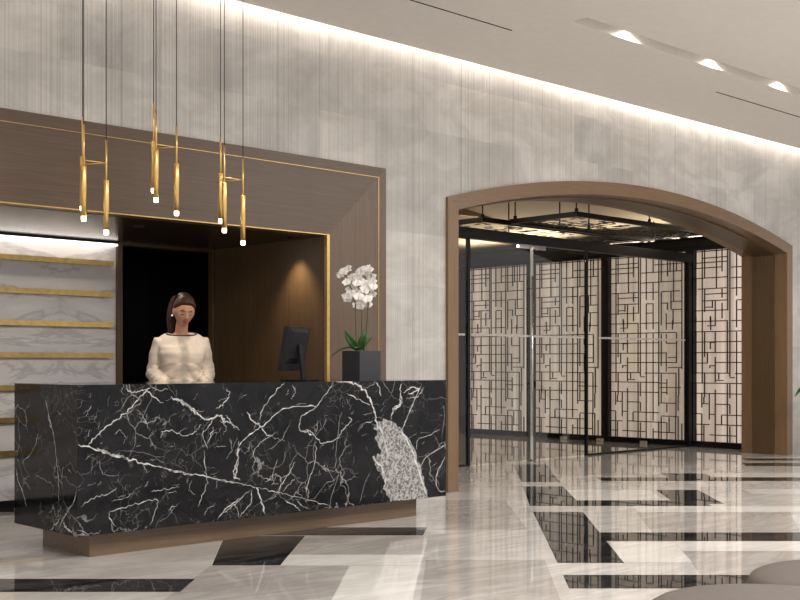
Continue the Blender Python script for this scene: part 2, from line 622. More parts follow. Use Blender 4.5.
# ------------------------------------------------------------------ ceiling (stops short of the wall: light cove), spotlight slot, air slots
bm = bmesh.new()
SL0, SL1, SY0, SY1 = 7.31, 17.6, 5.87, 6.03
A0, A1 = 6.533, 6.553
CX0, CX1, CY0, CY1, CT = -5, 19, -5, 7.50, CEIL + .14
add_box(bm, CX0, CX1, CY0, SY0, CEIL, CT)
add_box(bm, CX0, SL0, SY0, SY1, CEIL, CT)
add_box(bm, SL1, CX1, SY0, SY1, CEIL, CT)
add_box(bm, SL0, SL1, SY0, SY1, CEIL + .11, CT)
add_box(bm, CX0, CX1, SY1, A0, CEIL, CT)
for a, b in ((CX0, 2.2), (7.16, 10.25), (14.6, CX1)):
    add_box(bm, a, b, A0, A1, CEIL, CT)
add_box(bm, CX0, CX1, A0, A1, CEIL + .06, CT, 1)
for a, b in ((2.2, 7.16), (10.25, 14.6)):
    add_box(bm, a, b, A1 - .008, A1 - .0005, CEIL - .0008, CEIL + .059, 1)
add_box(bm, CX0, CX1, A1, CY1, CEIL, CT)
# cove roof above the gap
add_box(bm, CX0, CX1, CY1 - .3, YW + .02, 4.30, 4.36)
add_box(bm, CX0, CX1, CY1 - .3, CY1 - .26, CT, 4.30)
struct('ceiling', bm, [M['plaster'], M['black_metal']])
for i, x in enumerate((8.05, 9.36, 10.60, 11.9, 13.2)):
    t = thing('recessed_spotlight', ('leftmost', 'middle', 'rightmost visible', 'spotlight fourth along', 'spotlight fifth along')[i] + ' glowing spotlight sunk in the long ceiling slot', 'spotlight', (x, 5.95, CEIL + .11), 0, 'spotlights in the ceiling slot') if i < 3 else None
    if t:
        b = bmesh.new()
        add_lathe(b, [(.052, 0), (.055, -.03), (.046, -.03), (.042, -.012)], n=24)
        obj('housing', b, M['plaster'], t)
        b = bmesh.new()
        add_lathe(b, [(.001, -.013), (.041, -.013), (.041, -.016), (.001, -.017)], n=24)
        obj('lamp', b, M['led_spot'], t)
    spot('slot_spot', (x, 5.95, CEIL + .085), 26, (0, .04, -1), 150, .5, (1, .90, .78), .02)
o = obj('led_strip', box_bm(-4, 18.8, 7.44, 7.495, CT + .002, CT + .014), M['led_cove'],
        label='warm glowing light strip hidden in the cove above the stone wall', category='light strip')

# ------------------------------------------------------------------ stone wall with portal and arch openings
bm = bmesh.new()
TH = .30
WX0, WX1, WT = -3, 18.6, 4.30
IN = .03          # stone tucks behind the casings


def quad_wall(x0, x1, z0, z1, mi=0):
    add_box(bm, x0, x1, YW, YW + TH, z0, z1, mi)


quad_wall(WX0, PORT_X - IN, PORT_Z - IN, WT)
quad_wall(PORT_X - IN, AX0 + IN, 0, WT)
quad_wall(AX1 - IN, WX1, 0, WT)
N = 40
xs = [AX0 + IN + (AX1 - AX0 - 2 * IN) * i / N for i in range(N + 1)]
for y, s in ((YW, 1), (YW + TH, -1)):
    for a, b in zip(xs, xs[1:]):
        add_poly(bm, [(a, y, arch_z(a, IN)), (b, y, arch_z(b, IN)), (b, y, WT), (a, y, WT)])
for a, b in zip(xs, xs[1:]):
    add_poly(bm, [(a, YW, arch_z(a, IN)), (b, YW, arch_z(b, IN)), (b, YW + TH, arch_z(b, IN)), (a, YW + TH, arch_z(a, IN))])
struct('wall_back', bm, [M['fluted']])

# ------------------------------------------------------------------ walnut portal round the niche, brass inlay and brass lip
bm = bmesh.new()
PY = YW - .018
FW = PORT_X - NIC_X
LX = -3
# header (grain along x) and stile (grain along z), mitred
for (pts, mi) in (([(LX, NIC_Z), (NIC_X, NIC_Z), (PORT_X, PORT_Z), (LX, PORT_Z)], 0), ([(NIC_X, NIC_Z), (NIC_X, 0), (PORT_X, 0), (PORT_X, PORT_Z)], 1)):
    f = [bm.verts.new((x, PY, z)) for x, z in pts]
    k = [bm.verts.new((x, YW + .05, z)) for x, z in pts]
    q = bm.faces.new(f)
    q.material_index = mi
    q = bm.faces.new(k[::-1])
    q.material_index = mi
    for i in range(4):
        q = bm.faces.new((f[i], k[i], k[(i + 1) % 4], f[(i + 1) % 4]))
        q.material_index = mi
portal = struct('trim_1', bm, [M['wood_h'], M['wood_v']])
bm = bmesh.new()
IX, IZ = PORT_X - .085, PORT_Z - .085
add_box(bm, LX, IX, PY - .004, PY + .004, IZ - .004, IZ)
add_box(bm, IX - .006, IX, PY - .004, PY + .004, 0, IZ - .004)
struct('brass_inlay', bm, M['brass'], portal)
bm = bmesh.new()
add_box(bm, LX, NIC_X - .0, PY - .006, PY + .10, NIC_Z - .007, NIC_Z + .001)
add_box(bm, NIC_X - .028, NIC_X + .001, PY - .006, PY + .03, 0, NIC_Z - .007)
struct('brass_edge', bm, M['brass'], portal)

# ------------------------------------------------------------------ niche behind the counter
DX0, DX1 = 5.12, 6.035       # dark doorway
bm = bmesh.new()
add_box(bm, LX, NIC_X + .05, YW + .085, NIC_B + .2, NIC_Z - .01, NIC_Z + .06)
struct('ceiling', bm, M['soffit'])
bm = bmesh.new()
# right cheek, slightly splayed
add_ring_loft(bm, [[(NIC_X - .0, YW + .03, z), (NIC_X + .14, YW + .03, z), (NIC_X + .14, NIC_B - .03, z), (NIC_X, NIC_B - .03, z)] for z in (0, NIC_Z - .01)], smooth=False)
struct('wall_niche_right', bm, M['wood_dark'])
bm = bmesh.new()
add_box(bm, LX, DX0 - .05, NIC_B, NIC_B + .12, 0.06, NIC_Z - .01, 0)
struct('wall_niche_back', bm, M['white_marble'])
struct('baseboard_niche', box_bm(LX, DX0 - .05, NIC_B - .012, NIC_B, 0, .06), M['black_metal'])
bm = bmesh.new()
add_box(bm, DX0 - .05, DX0, NIC_B - .03, NIC_B + .12, 0, NIC_Z - .01)
add_box(bm, DX1, DX1 + .03, NIC_B - .03, NIC_B + .03, 0, NIC_Z - .01)
add_box(bm, DX0, DX1, NIC_B - .01, NIC_B + .12, NIC_Z - .03, NIC_Z - .011)
struct('trim_3', bm, M['wood_dark'])
bm = bmesh.new()
# back room seen through the doorway, its darkness put into black walls
add_box(bm, DX0 - .6, DX0 - .5, NIC_B + .3, NIC_B + 2.0, 0, 2.5)
add_box(bm, DX1 + .5, DX1 + .6, NIC_B + .3, NIC_B + 2.0, 0, 2.5)
add_box(bm, DX0 - .6, DX1 + .6, NIC_B + 2.0, NIC_B + 2.1, 0, 2.5)
add_box(bm, DX0 - .6, DX1 + .6, NIC_B + .12, NIC_B + 2.1, 2.5, 2.6)
add_box(bm, DX0 - .6, DX0 - .05, NIC_B + .122, NIC_B + .3, 0, 2.5)
add_box(bm, DX1 + .005, DX1 + .6, NIC_B + .032, NIC_B + .3, 0, 2.5)
struct('wall_back_room', bm, M['black_room'])
# light channel over the marble
t = thing('linear_light', 'bright white line light over the marble shelves under the soffit', 'light', (0, 0, 0))
obj('channel', box_bm(LX, DX0 - .05, NIC_B - .055, NIC_B - .002, NIC_Z - .030, NIC_Z - .0105), M['black_metal'], t)
obj('diffuser', box_bm(LX, DX0 - .055, NIC_B - .046, NIC_B - .012, NIC_Z - .046, NIC_Z - .0302), M['led'], t)
# niche ceiling spots
for (x, y, lb) in ((5.93, 7.98, 'small black square spotlight near the walnut cheek of the niche'), (4.60, 8.12, 'black square downlight in the niche soffit between hanging lights')):
    t = thing('square_downlight', lb, 'downlight', (x, y, NIC_Z - .0105))
    b = bmesh.new()
    for a in ((-.032, -.026, -.032, .032), (.026, .032, -.032, .032), (-.026, .026, -.032, -.026), (-.026, .026, .026, .032)):
        add_box(b, *a, -.008, 0)
    obj('bezel', b, M['black_metal'], t)
    obj('lens', box_bm(-.0255, .0255, -.0255, .0255, -.004, -.001), M['screen'], t)
# brass shelves
SHZ = (2.055, 1.785, 1.52, 1.255, .985, .72, .45)
SHL = ('topmost brass shelf on the white marble wall under the line light', 'second brass shelf from the top on the white marble wall', 'third brass shelf from the top on the marble wall', 'fourth brass shelf from the top, just above counter height',
       'brass shelf just below the level of the counter top', 'second lowest brass shelf, left of the counter end', 'lowest brass shelf, left of the counter end')
first = None
for z, lb in zip(SHZ, SHL):
    if first is None:
        first = thing('wall_shelf', lb, 'shelf', (0, 0, z), 0, 'brass shelves on the marble wall')
        b = bmesh.new()
        add_box(b, 2.2, DX0 - .10, NIC_B - .05, NIC_B, -.006, .004)
        obj('shelf_board', b, M['brass'], first)
        b = bmesh.new()
        add_box(b, 2.2, DX0 - .10, NIC_B - .056, NIC_B - .05, -.022, .022)
        add_box(b, 2.2, DX0 - .10, NIC_B - .004, NIC_B, -.022, -.0065)
        obj('front_lip', b, M['brass_dull'], first)
    else:
        dup(first, (0, 0, z), lb)

# ------------------------------------------------------------------ reception counter
CXL, CXR, CYF, CYB, CZB, CZT = 3.275, 6.344, 6.50, 7.36, .149, 1.055
HC = 1.18


def on_front(px, py):
    u = (px - 460) / 1160
    x = CYF * (1 + u) / (1 - u)
    return x, 1.18 + (364 - py) * (x + CYF) * S2 / 1160


def on_side(px, py):
    u = (px - 460) / 1160
    y = CXL * (1 - u) / (1 + u)
    return y, 1.18 + (364 - py) * (CXL + y) * S2 / 1160


t = thing('reception_counter', 'long black marble reception counter with white veins on a bronze plinth', 'counter', ((CXL + CXR) / 2, (CYF + CYB) / 2, 0))
T0 = Vector(t.location)


def rel(bm):
    bmesh.ops.translate(bm, verts=bm.verts[:], vec=-T0)
    return bm


bm = bmesh.new()
add_box(bm, CXL, CXR, CYF, CYB, CZB, CZT)
rnd = random.Random(3)


def smooth_poly(pts, sub=9):
    out = []
    P = [Vector((*p, 0)) for p in pts]
    for i in range(len(P) - 1):
        a, b, c, d = P[max(i - 1, 0)], P[i], P[i + 1], P[min(i + 2, len(P) - 1)]
        for k in range(sub):
            s = k / sub
            out.append(.5 * ((2 * b) + (-a + c) * s + (2 * a - 5 * b + 4 * c - d) * s * s + (-a + 3 * b - 3 * c + d) * s ** 3))
    out.append(P[-1])
    return out


def vein(pts, w, face=on_front, jitter=1.0, lift=.0006, mi=1):
    """ribbon of uneven width following pts (measured on the slab)"""
    Q = []
    for px, py in pts:
        a, z = face(px, py)
        Q.append((a, z))
    L = smooth_poly(Q)
    n = len(L)
    seed = rnd.uniform(0, 99)
    lft, rgt = [], []
    for i, p in enumerate(L):
        d = (L[min(i + 1, n - 1)] - L[max(i - 1, 0)])
        if d.length < 1e-6:
            d = Vector((1, 0, 0))
        d.normalize()
        nn = Vector((-d.y, d.x, 0))
        j = noise.noise(Vector((i * .45, seed, 0))) * .012 * jitter + noise.noise(Vector((i * 1.3, seed, 5))) * .009 * jitter
        endf = min(1, (i + .5) / 5, (n - i - .5) / 5)
        ww = w * .0027 * endf * (.35 + 2.2 * abs(noise.noise(Vector((i * .9, seed, 9)))))
        ww2 = w * .0027 * endf * (.35 + 2.2 * abs(noise.noise(Vector((i * 1.1, seed, 19)))))
        c = p + nn * j
        for lst, q in ((lft, c + nn * ww), (rgt, c - nn * ww2)):
            z = min(max(q.y, CZB + .001), CZT - .001)
            if face is on_front:
                lst.append(bm.verts.new((min(max(q.x, CXL + .001), CXR - .001), CYF - lift, z)))
            else:
                lst.append(bm.verts.new((CXL - lift, min(max(q.x, CYF + .001), CYB - .001), z)))
    for i in range(n - 1):
        f = bm.faces.new((lft[i], lft[i + 1], rgt[i + 1], rgt[i]))
        f.material_index = mi


def A(l):     # notes taken on the left half of the slab
    return [(x / 3.3333, 360 + y / 3.3333) for x, y in l]


def B(l):     # notes taken on the right half
    return [(220 + x / 3.3333, 360 + y / 3.3333) for x, y in l]


FV = [
    (A([(260, 282), (310, 292), (370, 312), (430, 330), (480, 345), (540, 360)]), 1.9), (A([(320, 296), (370, 314), (430, 331)]), 3.0),
    (A([(530, 357), (590, 372), (650, 385), (730, 398), (800, 412)]), 1.3), (A([(560, 368), (600, 374), (640, 386)]), 1.6),
    (B([(0, 403), (60, 410), (110, 422), (180, 438), (250, 455), (330, 475), (375, 492)]), .8),
    (A([(290, 282), (330, 245), (380, 205), (420, 175), (460, 130), (500, 88)]), 1.2),
    (A([(568, 126), (610, 140), (645, 165), (672, 188), (700, 200), (735, 185), (746, 215)]), 2.0), (A([(590, 132), (625, 152), (655, 180)]), 3.0),
    (A([(418, 84), (435, 105), (480, 100), (510, 120), (545, 145)]), 1.1), (A([(500, 85), (530, 100), (560, 95)]), .8),
    (A([(540, 262), (545, 240), (575, 238), (610, 250), (650, 240), (672, 212)]), .8),
    (A([(755, 95), (765, 115), (740, 150), (720, 165)]), 1.2), (A([(712, 222), (700, 260), (693, 278)]), 1.0),
    (A([(715, 190), (690, 230), (675, 245), (692, 300)]), .8), (A([(680, 300), (684, 360), (690, 395), (680, 440), (660, 490)]), .8),
    (A([(388, 556), (362, 512), (420, 490), (490, 470), (526, 468), (515, 510), (500, 555)]), .9),
    (A([(500, 440), (540, 432), (598, 423)]), .8), (A([(455, 428), (420, 460), (370, 468)]), .5),
    (A([(722, 532), (760, 490), (800, 460)]), 1.3), (A([(270, 490), (310, 460), (350, 450), (390, 425)]), .7),
    (A([(796, 268), (790, 330), (780, 380), (800, 402)]), 1.5), (A([(755, 180), (775, 215), (800, 235)]), 1.1),
    (A([(640, 400), (630, 430), (650, 450)]), .5), (A([(560, 500), (585, 488)]), .9), (A([(250, 560), (300, 580), (340, 570)]), .6),
    (A([(380, 250), (400, 235), (420, 260)]), .5), (A([(450, 160), (480, 190), (500, 240)]), .4), (A([(290, 260), (300, 230)]), .4),
    (A([(680, 520), (690, 500), (720, 480)]), .6), (A([(600, 470), (560, 520), (520, 545)]), .3), (A([(330, 330), (345, 380), (400, 385)]), .3),
    (B([(45, 405), (60, 340), (60, 290), (110, 240), (150, 215), (210, 165), (300, 152), (325, 158)]), 1.4),
    (B([(130, 205), (150, 150), (200, 90), (215, 76)]), 1.0), (B([(0, 180), (15, 200), (40, 215), (50, 230)]), 1.3), (B([(0, 200), (20, 225), (10, 250)]), .8),
    (B([(90, 170), (110, 205), (130, 215), (150, 245), (172, 252)]), 1.6), (B([(305, 172), (340, 130), (382, 70)]), 1.2),
    (B([(320, 160), (272, 190), (265, 235), (300, 235), (320, 260), (342, 276), (385, 265), (410, 235), (436, 205), (428, 188)]), 1.1),
    (B([(270, 238), (295, 242), (318, 258)]), 1.8), (B([(320, 270), (318, 330), (300, 390), (285, 455)]), .8), (B([(325, 200), (320, 250)]), .8),
    (B([(150, 412), (175, 380), (192, 328)]), .7), (B([(190, 442), (215, 400), (252, 338)]), 1.3), (B([(205, 440), (240, 405), (250, 395)]), .8),
    (B([(120, 422), (135, 460), (150, 515)]), 2.4), (B([(108, 430), (100, 480), (62, 526)]), 1.1), (B([(102, 428), (50, 480), (0, 518)]), 1.0),
    (B([(215, 470), (240, 480), (268, 502)]), 1.3), (B([(250, 462), (280, 490), (300, 495)]), .6), (B([(30, 470), (60, 500), (60, 525)]), .6),
    (B([(385, 72), (440, 76), (475, 98), (500, 130), (515, 180), (530, 232)]), 2.6), (B([(420, 110), (460, 130), (500, 152)]), 1.2),
    (B([(518, 74), (530, 90), (536, 122)]), 1.6), (B([(570, 200), (580, 160), (605, 145), (600, 100), (606, 78)]), 2.0), (B([(575, 170), (600, 150), (598, 120)]), 2.2),
    (B([(605, 238), (625, 190), (650, 130), (672, 80)]), 1.5), (B([(610, 110), (640, 90), (660, 98), (625, 116)]), 1.8), (B([(620, 130), (660, 120), (680, 90)]), 1.0),
    (B([(665, 370), (690, 320), (740, 290), (752, 270)]), .8), (B([(756, 320), (730, 360), (720, 400), (730, 435), (752, 440)]), 1.2),
    (B([(655, 300), (660, 265), (700, 250), (732, 232)]), .8), (B([(740, 262), (748, 180), (742, 150)]), .6),
    (B([(385, 380), (386, 300), (400, 180)]), .45), (B([(100, 330), (130, 280), (190, 240)]), .7), (B([(465, 480), (480, 420), (500, 370)]), .4),
    (B([(360, 420), (380, 405), (350, 340)]), .35), (B([(470, 484), (490, 490), (510, 480)]), 1.2), (B([(460, 240), (480, 212), (510, 205)]), .8),
    (B([(240, 80), (250, 110), (235, 130)]), .7), (B([(160, 300), (200, 270), (240, 200)]), .4), (B([(20, 330), (40, 300), (30, 260)]), .4),
]
for l, w in FV:
    vein(l, w)
# short stray flecks
for i in range(170):
    px, py = rnd.uniform(82, 440), rnd.uniform(392, 500)
    a, ln = rnd.gauss(-.8, .55), rnd.uniform(3, 13)
    q = [(px, py), (px + ln * .5 * math.cos(a) + rnd.uniform(-1, 1), py + ln * .5 * math.sin(a)), (px + ln * math.cos(a), py + ln * math.sin(a))]
    vein(q, rnd.choice((.12, .18, .25, .4)), jitter=.8)
for l, w in ((A([(152, 130), (165, 190), (180, 260), (190, 340), (195, 400), (195, 480)]), 1.1), (A([(152, 135), (162, 185), (172, 230)]), 1.6), (A([(130, 240), (110, 300), (70, 350)]), .7),
             (A([(55, 360), (60, 400), (75, 440), (90, 490)]), 1.4), (A([(195, 560), (215, 520), (240, 480), (256, 435)]), 1.2), (A([(210, 540), (222, 560), (240, 575)]), 3.0),
             (A([(185, 420), (150, 400), (110, 380)]), .4), (A([(190, 170), (205, 190)]), .6), (A([(165, 570), (190, 545), (200, 530)]), 1.0), (A([(225, 360), (240, 380)]), .6)):
    vein(l, w, face=on_side)
# grey crackled patch
patch = B([(530, 205), (558, 197), (600, 225), (640, 278), (665, 350), (688, 430), (697, 457), (660, 464), (612, 468), (570, 472), (548, 430), (556, 412), (540, 388), (520, 355), (508, 325), (535, 312), (528, 280), (516, 262), (528, 240), (512, 225)])
Q = [on_front(*p) for p in patch]
c2 = []
for i in range(len(Q)):
    a, b = Vector((*Q[i], 0)), Vector((*Q[(i + 1) % len(Q)], 0))
    for k in range(6):
        p = a.lerp(b, k / 6)
        p += Vector((noise.noise(p * 38), noise.noise(p * 41 + Vector((7, 7, 7))), 0)) * .030
        c2.append((p.x, CYF - .0004, max(p.y, CZB + .001)))
add_poly(bm, c2, 2)
for l, w in ((B([(600, 232), (630, 280), (655, 345), (675, 410), (690, 455)]), 4.0), (B([(530, 215), (545, 260), (560, 320)]), 3.0), (B([(508, 325), (535, 350), (550, 395), (545, 430)]), 2.4)):
    vein(l, w, lift=.0009)
pm = NT('crackled_grey_marble').set(.14, 0, .5)
p_ = pm.pos()
v_ = pm.n('TexVoronoi')
v_.feature = 'DISTANCE_TO_EDGE'
v_.inputs['Scale'].default_value = 30
wn = pm.n('TexNoise')
wn.inputs['Scale'].default_value = 14
pm.l(p_, wn.inputs['Vector'])
mx_ = pm.n('Mix')
mx_.data_type = 'VECTOR'
mx_.inputs[0].default_value = .12
pm.l(p_, mx_.inputs[4])
pm.l(wn.outputs['Color'], mx_.inputs[5])
pm.l(mx_.outputs[1], v_.inputs['Vector'])
c_ = pm.ramp(v_.outputs['Distance'], [(.0, (.44, .43, .42)), (.08, (.33, .32, .315)), (.20, (.13, .125, .12))])
c_ = pm.mix(c_, (.07, .07, .07), pm.math('MULTIPLY', pm.ramp(pm.noise(p_, 26, 5, .7), [(.5, 0), (.66, 1)]), .75))
pm.base(c_)
obj('marble_slab', rel(bm), [M['black_marble'], M['vein'], pm.m], t, recalc=False)
bm = bmesh.new()
add_box(bm, 3.41, 6.13, 6.61, 7.24, 0.0, CZB)
obj('plinth', rel(bm), M['plinth'], t)
bm = bmesh.new()
add_box(bm, CXL + .1, 6.0, CYB, 7.585, .905, .935)
add_box(bm, CXL + .1, CXL + .13, CYB, 7.58, .149, .905)
add_box(bm, 5.97, 6.0, CYB, 7.58, .149, .905)
obj('work_shelf', rel(bm), M['wood_dark'], t)

# ------------------------------------------------------------------ oak casing of the arch: front band, recessed soffit panel, rear band
def arch_band(bm, off0, off1, y0, y1, mi_h=0, mi_v=1):
    """solid band between outlines off0 (outer) and off1 (inner), from y0 to y1; mitred at the spring corners"""
    a, b = arch_pts(off0), arch_pts(off1)
    VA = [[bm.verts.new((x, y, z)) for x, z in a] for y in (y0, y1)]
    VB = [[bm.verts.new((x, y, z)) for x, z in b] for y in (y0, y1)]
    n = len(a)
    for i in range(n - 1):
        mi = mi_v if i in (0, n - 2) else mi_h
        for q in ((VA[0][i], VA[0][i + 1], VB[0][i + 1], VB[0][i]), (VA[1][i], VB[1][i], VB[1][i + 1], VA[1][i + 1]),
                  (VB[0][i], VB[0][i + 1], VB[1][i + 1], VB[1][i]), (VA[0][i], VA[1][i], VA[1][i + 1], VA[0][i + 1])):
            f = bm.faces.new(q)
            f.material_index = mi
    for i in (0, n - 1):
        bm.faces.new((VA[0][i], VB[0][i], VB[1][i], VA[1][i]))


bm = bmesh.new()
arch_band(bm, 0, AF, YW - .03, YW + .15)
casing = struct('trim_2', bm, [M['oak_h'], M['oak_v']])
bm = bmesh.new()
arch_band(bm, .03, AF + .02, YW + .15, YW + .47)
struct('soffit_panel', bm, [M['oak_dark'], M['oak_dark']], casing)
bm = bmesh.new()
arch_band(bm, .03, AF + .005, YW + .47, YW + .64)
struct('rear_band', bm, [M['oak_h'], M['oak_v']], casing)

# ------------------------------------------------------------------ vestibule shell
VX0, VX1, VY0, VY1 = 7.1, 14.42, YW + .30, 14.45
bm = bmesh.new()
add_box(bm, VX1, VX1 + .2, YW + TH, VY1 + .2, 0, 4.2)
struct('wall_vestibule_right', bm, M['black_metal'])
bm = bmesh.new()
add_box(bm, VX0 - .2, VX0, YW + TH, VY1 + .2, 0, 4.2)
struct('wall_vestibule_left', bm, M['wood_dark'])
bm = bmesh.new()
add_box(bm, VX0, VX1, VY1, VY1 + .2, 0, 4.2)
struct('wall_vestibule_far', bm, M['black_room'])
bm = bmesh.new()      # dark fascia above the screens
add_box(bm, 14.05, VX1, YW + TH + .005, VY1, 2.86, 2.93)
add_box(bm, 14.05, 14.08, YW + TH + .005, VY1, 2.93, 3.02)
add_box(bm, VX0 + .3, 14.05, 14.1, VY1, 2.60, 3.12)
add_box(bm, VX0 + 1.6, 12.9, 14.1, VY1, 3.12, 3.34)
struct('trim_4', bm, M['black_metal'])
bm = bmesh.new()      # vaulted ceiling
n = 28
vz = []
for i in range(n + 1):
    x = VX0 + (VX1 - VX0) * i / n
    vz.append((x, 3.12 + .50 * (1 - ((x - (VX0 + VX1) / 2) / ((VX1 - VX0) / 2)) ** 2)))
lo = [[bm.verts.new((x, y, z)) for x, z in vz] for y in (YW + TH + .005, VY1)]
hi = [[bm.verts.new((x, y, z + .1)) for x, z in vz] for y in (YW + TH + .005, VY1)]
for i in range(n):
    for q in ((lo[0][i], lo[0][i + 1], lo[1][i + 1], lo[1][i]), (hi[0][i], hi[1][i], hi[1][i + 1], hi[0][i + 1]), (lo[0][i], hi[0][i], hi[0][i + 1], lo[0][i + 1]), (lo[1][i], lo[1][i + 1], hi[1][i + 1], hi[1][i])):
        f = bm.faces.new(q)
        f.smooth = False
struct('ceiling', bm, M['vault'])
struct('trim_5', box_bm(VX0 + .4, VX1 - .5, 12.3, 12.36, 3.42, 3.60), M['oak_h'])

# ------------------------------------------------------------------ backlit lattice screens along the right side
PITCH = 1.53
POST = [9.44 + PITCH * k for k in range(-1, 4)]     # post centres
SX = 14.12
names = ['backlit lattice screen nearest the oak arch jamb, right of the thick black post', 'backlit lattice screen behind the fixed glass pane, second from the arch jamb',
         'backlit lattice screen behind the open glass leaf, third from the arch jamb', 'farthest backlit lattice screen, dimmest, behind the left glass leaf']
first = None
for k in range(4):
    y1 = POST[k + 1]      # far post (w = 0 side)
    if first is None:
        first = t = thing('lattice_screen', names[0], 'screen', (SX, y1, 0), 0, 'backlit lattice screens of the entrance')
        b = bmesh.new()
        for w, z0, z1 in LAT_V:
            add_box(b, -.006, .006, -w - .0075, -w + .0075, z0, z1)
        for z, w0, w1 in LAT_H:
            add_box(b, -.004, .004, -w1, -w0, z - .0068, z + .0068)
        obj('lattice', b, M['lattice'], t)
        obj('backlit_panel', box_bm(.06, .08, -PITCH + .065, -.065, .08, 2.83), M['backlit'], t)
        b = bmesh.new()
        add_box(b, -.03, .10, -.065, .065, 0, 2.86)
        obj('post', b, M['black_metal'], t)
        b = bmesh.new()
        add_box(b, -.04, .10, -PITCH + .065, -.065, 0, .08)
        obj('bottom_rail', b, M['black_metal'], t)
        obj('top_rail', box_bm(-.03, .10, -PITCH + .065, -.065, 2.80, 2.86), M['black_metal'], t)
    else:
        dup(first, (SX, y1, 0), names[k])
# small pale floor fittings at the foot of the screens
fl = None
for (px, py, lb) in ((563.5, 440, 'small pale floor fitting left of the third screen foot'), (600, 442.5, 'small pale floor fitting beside the thick middle screen post'), (643.5, 444.5, 'small pale floor fitting at the foot of the second screen')):
    u = (px - 460) / 1160
    y = 14.02 * (1 - u) / (1 + u)
    if fl is None:
        fl = obj('floor_fitting', box_bm(-.02, .02, -.055, .055, 0, .045), M['frost'], bevel=.004, label=lb, category='floor fitting', group='floor fittings by the screens')
        fl.location = (14.02, y, 0)
    else:
        dup(fl, (14.02, y, 0), lb)

# ------------------------------------------------------------------ glass front with header, doors and floor track
GY = 9.42
PX1, PX2, PX3 = 9.55, 10.66, 11.72
t = struct('door_1', box_bm(7.6, 14.08, GY - .05, GY + .05, 2.63, 2.755), M['black_metal'], bevel=.004)
b = bmesh.new()
add_box(b, PX1 - .02, PX1 + .02, GY - .02, GY + .02, 0, 2.63)
struct('door_post', b, M['black_metal'], t)
b = bmesh.new()
add_box(b, 13.99, 14.07, GY - .04, GY + .04, 0, 2.63)
struct('door_post', b, M['black_metal'], t)
b = bmesh.new()
add_box(b, PX3 - .015, PX3 + .015, GY - .02, GY + .02, 0, 2.63)
struct('door_post', b, M['black_metal'], t)
struct('floor_track', box_bm(PX3 + .015, 13.99, GY - .025, GY + .025, 0, .022), M['black_metal'], t)
struct('floor_track', box_bm(7.6, PX1 - .03, GY - .025, GY + .025, 0, .022), M['black_metal'], t)
struct('glass_pane', box_bm(PX3 + .015, 13.99, GY - .006, GY + .006, .022, 2.63), M['glass'], t)
struct('glass_pane', box_bm(7.6, PX1 - .03, GY - .006, GY + .006, .022, 2.63), M['glass'], t)


def frost(x0, x1, y, par, z=1.52):
    b = bmesh.new()
    x = x0
    while x < x1 - .03:
        add_box(b, x, min(x + .055, x1), y - .0085, y - .0065, z - .012, z + .012)
        x += .062
    struct('safety_strip', b, M['frost'], par)


frost(PX3 + .25, 13.98, GY, t)
frost(7.7, PX1 - .05, GY, t)
for nm, x0, x1 in (('door_2', PX1 + .032, PX2 - .008), ('door_3', PX2 + .008, PX3 - .018)):
    d = struct(nm, box_bm(x0, x1, GY - .006, GY + .006, .012, 2.60), M['glass'])
    frost(x0 + .02, x1 - .02, GY, d)
    b = bmesh.new()
    cx_ = x1 if nm == 'door_2' else x0
    sg = -1 if nm == 'door_2' else 1
    add_box(b, min(cx_, cx_ + sg * .24), max(cx_, cx_ + sg * .24), GY - .018, GY + .018, 2.585, 2.632)
    struct('patch_fitting', b, M['chrome'], d)
    struct('glass_edge', box_bm(min(cx_, cx_ + sg * .012), max(cx_, cx_ + sg * .012), GY - .0075, GY + .0075, .012, 2.585), M['glass_edge'], d)
    if nm == 'door_2':
        b = bmesh.new()
        add_tube(b, [(cx_ - .035, GY - .05, .30), (cx_ - .035, GY - .05, 2.25)], .011, 12)
        for z in (.45, 2.10):
            add_tube(b, [(cx_ - .035, GY - .05, z), (cx_ - .035, GY - .0065, z)], .007, 8)
        struct('pull_handle', b, M['chrome'], d)

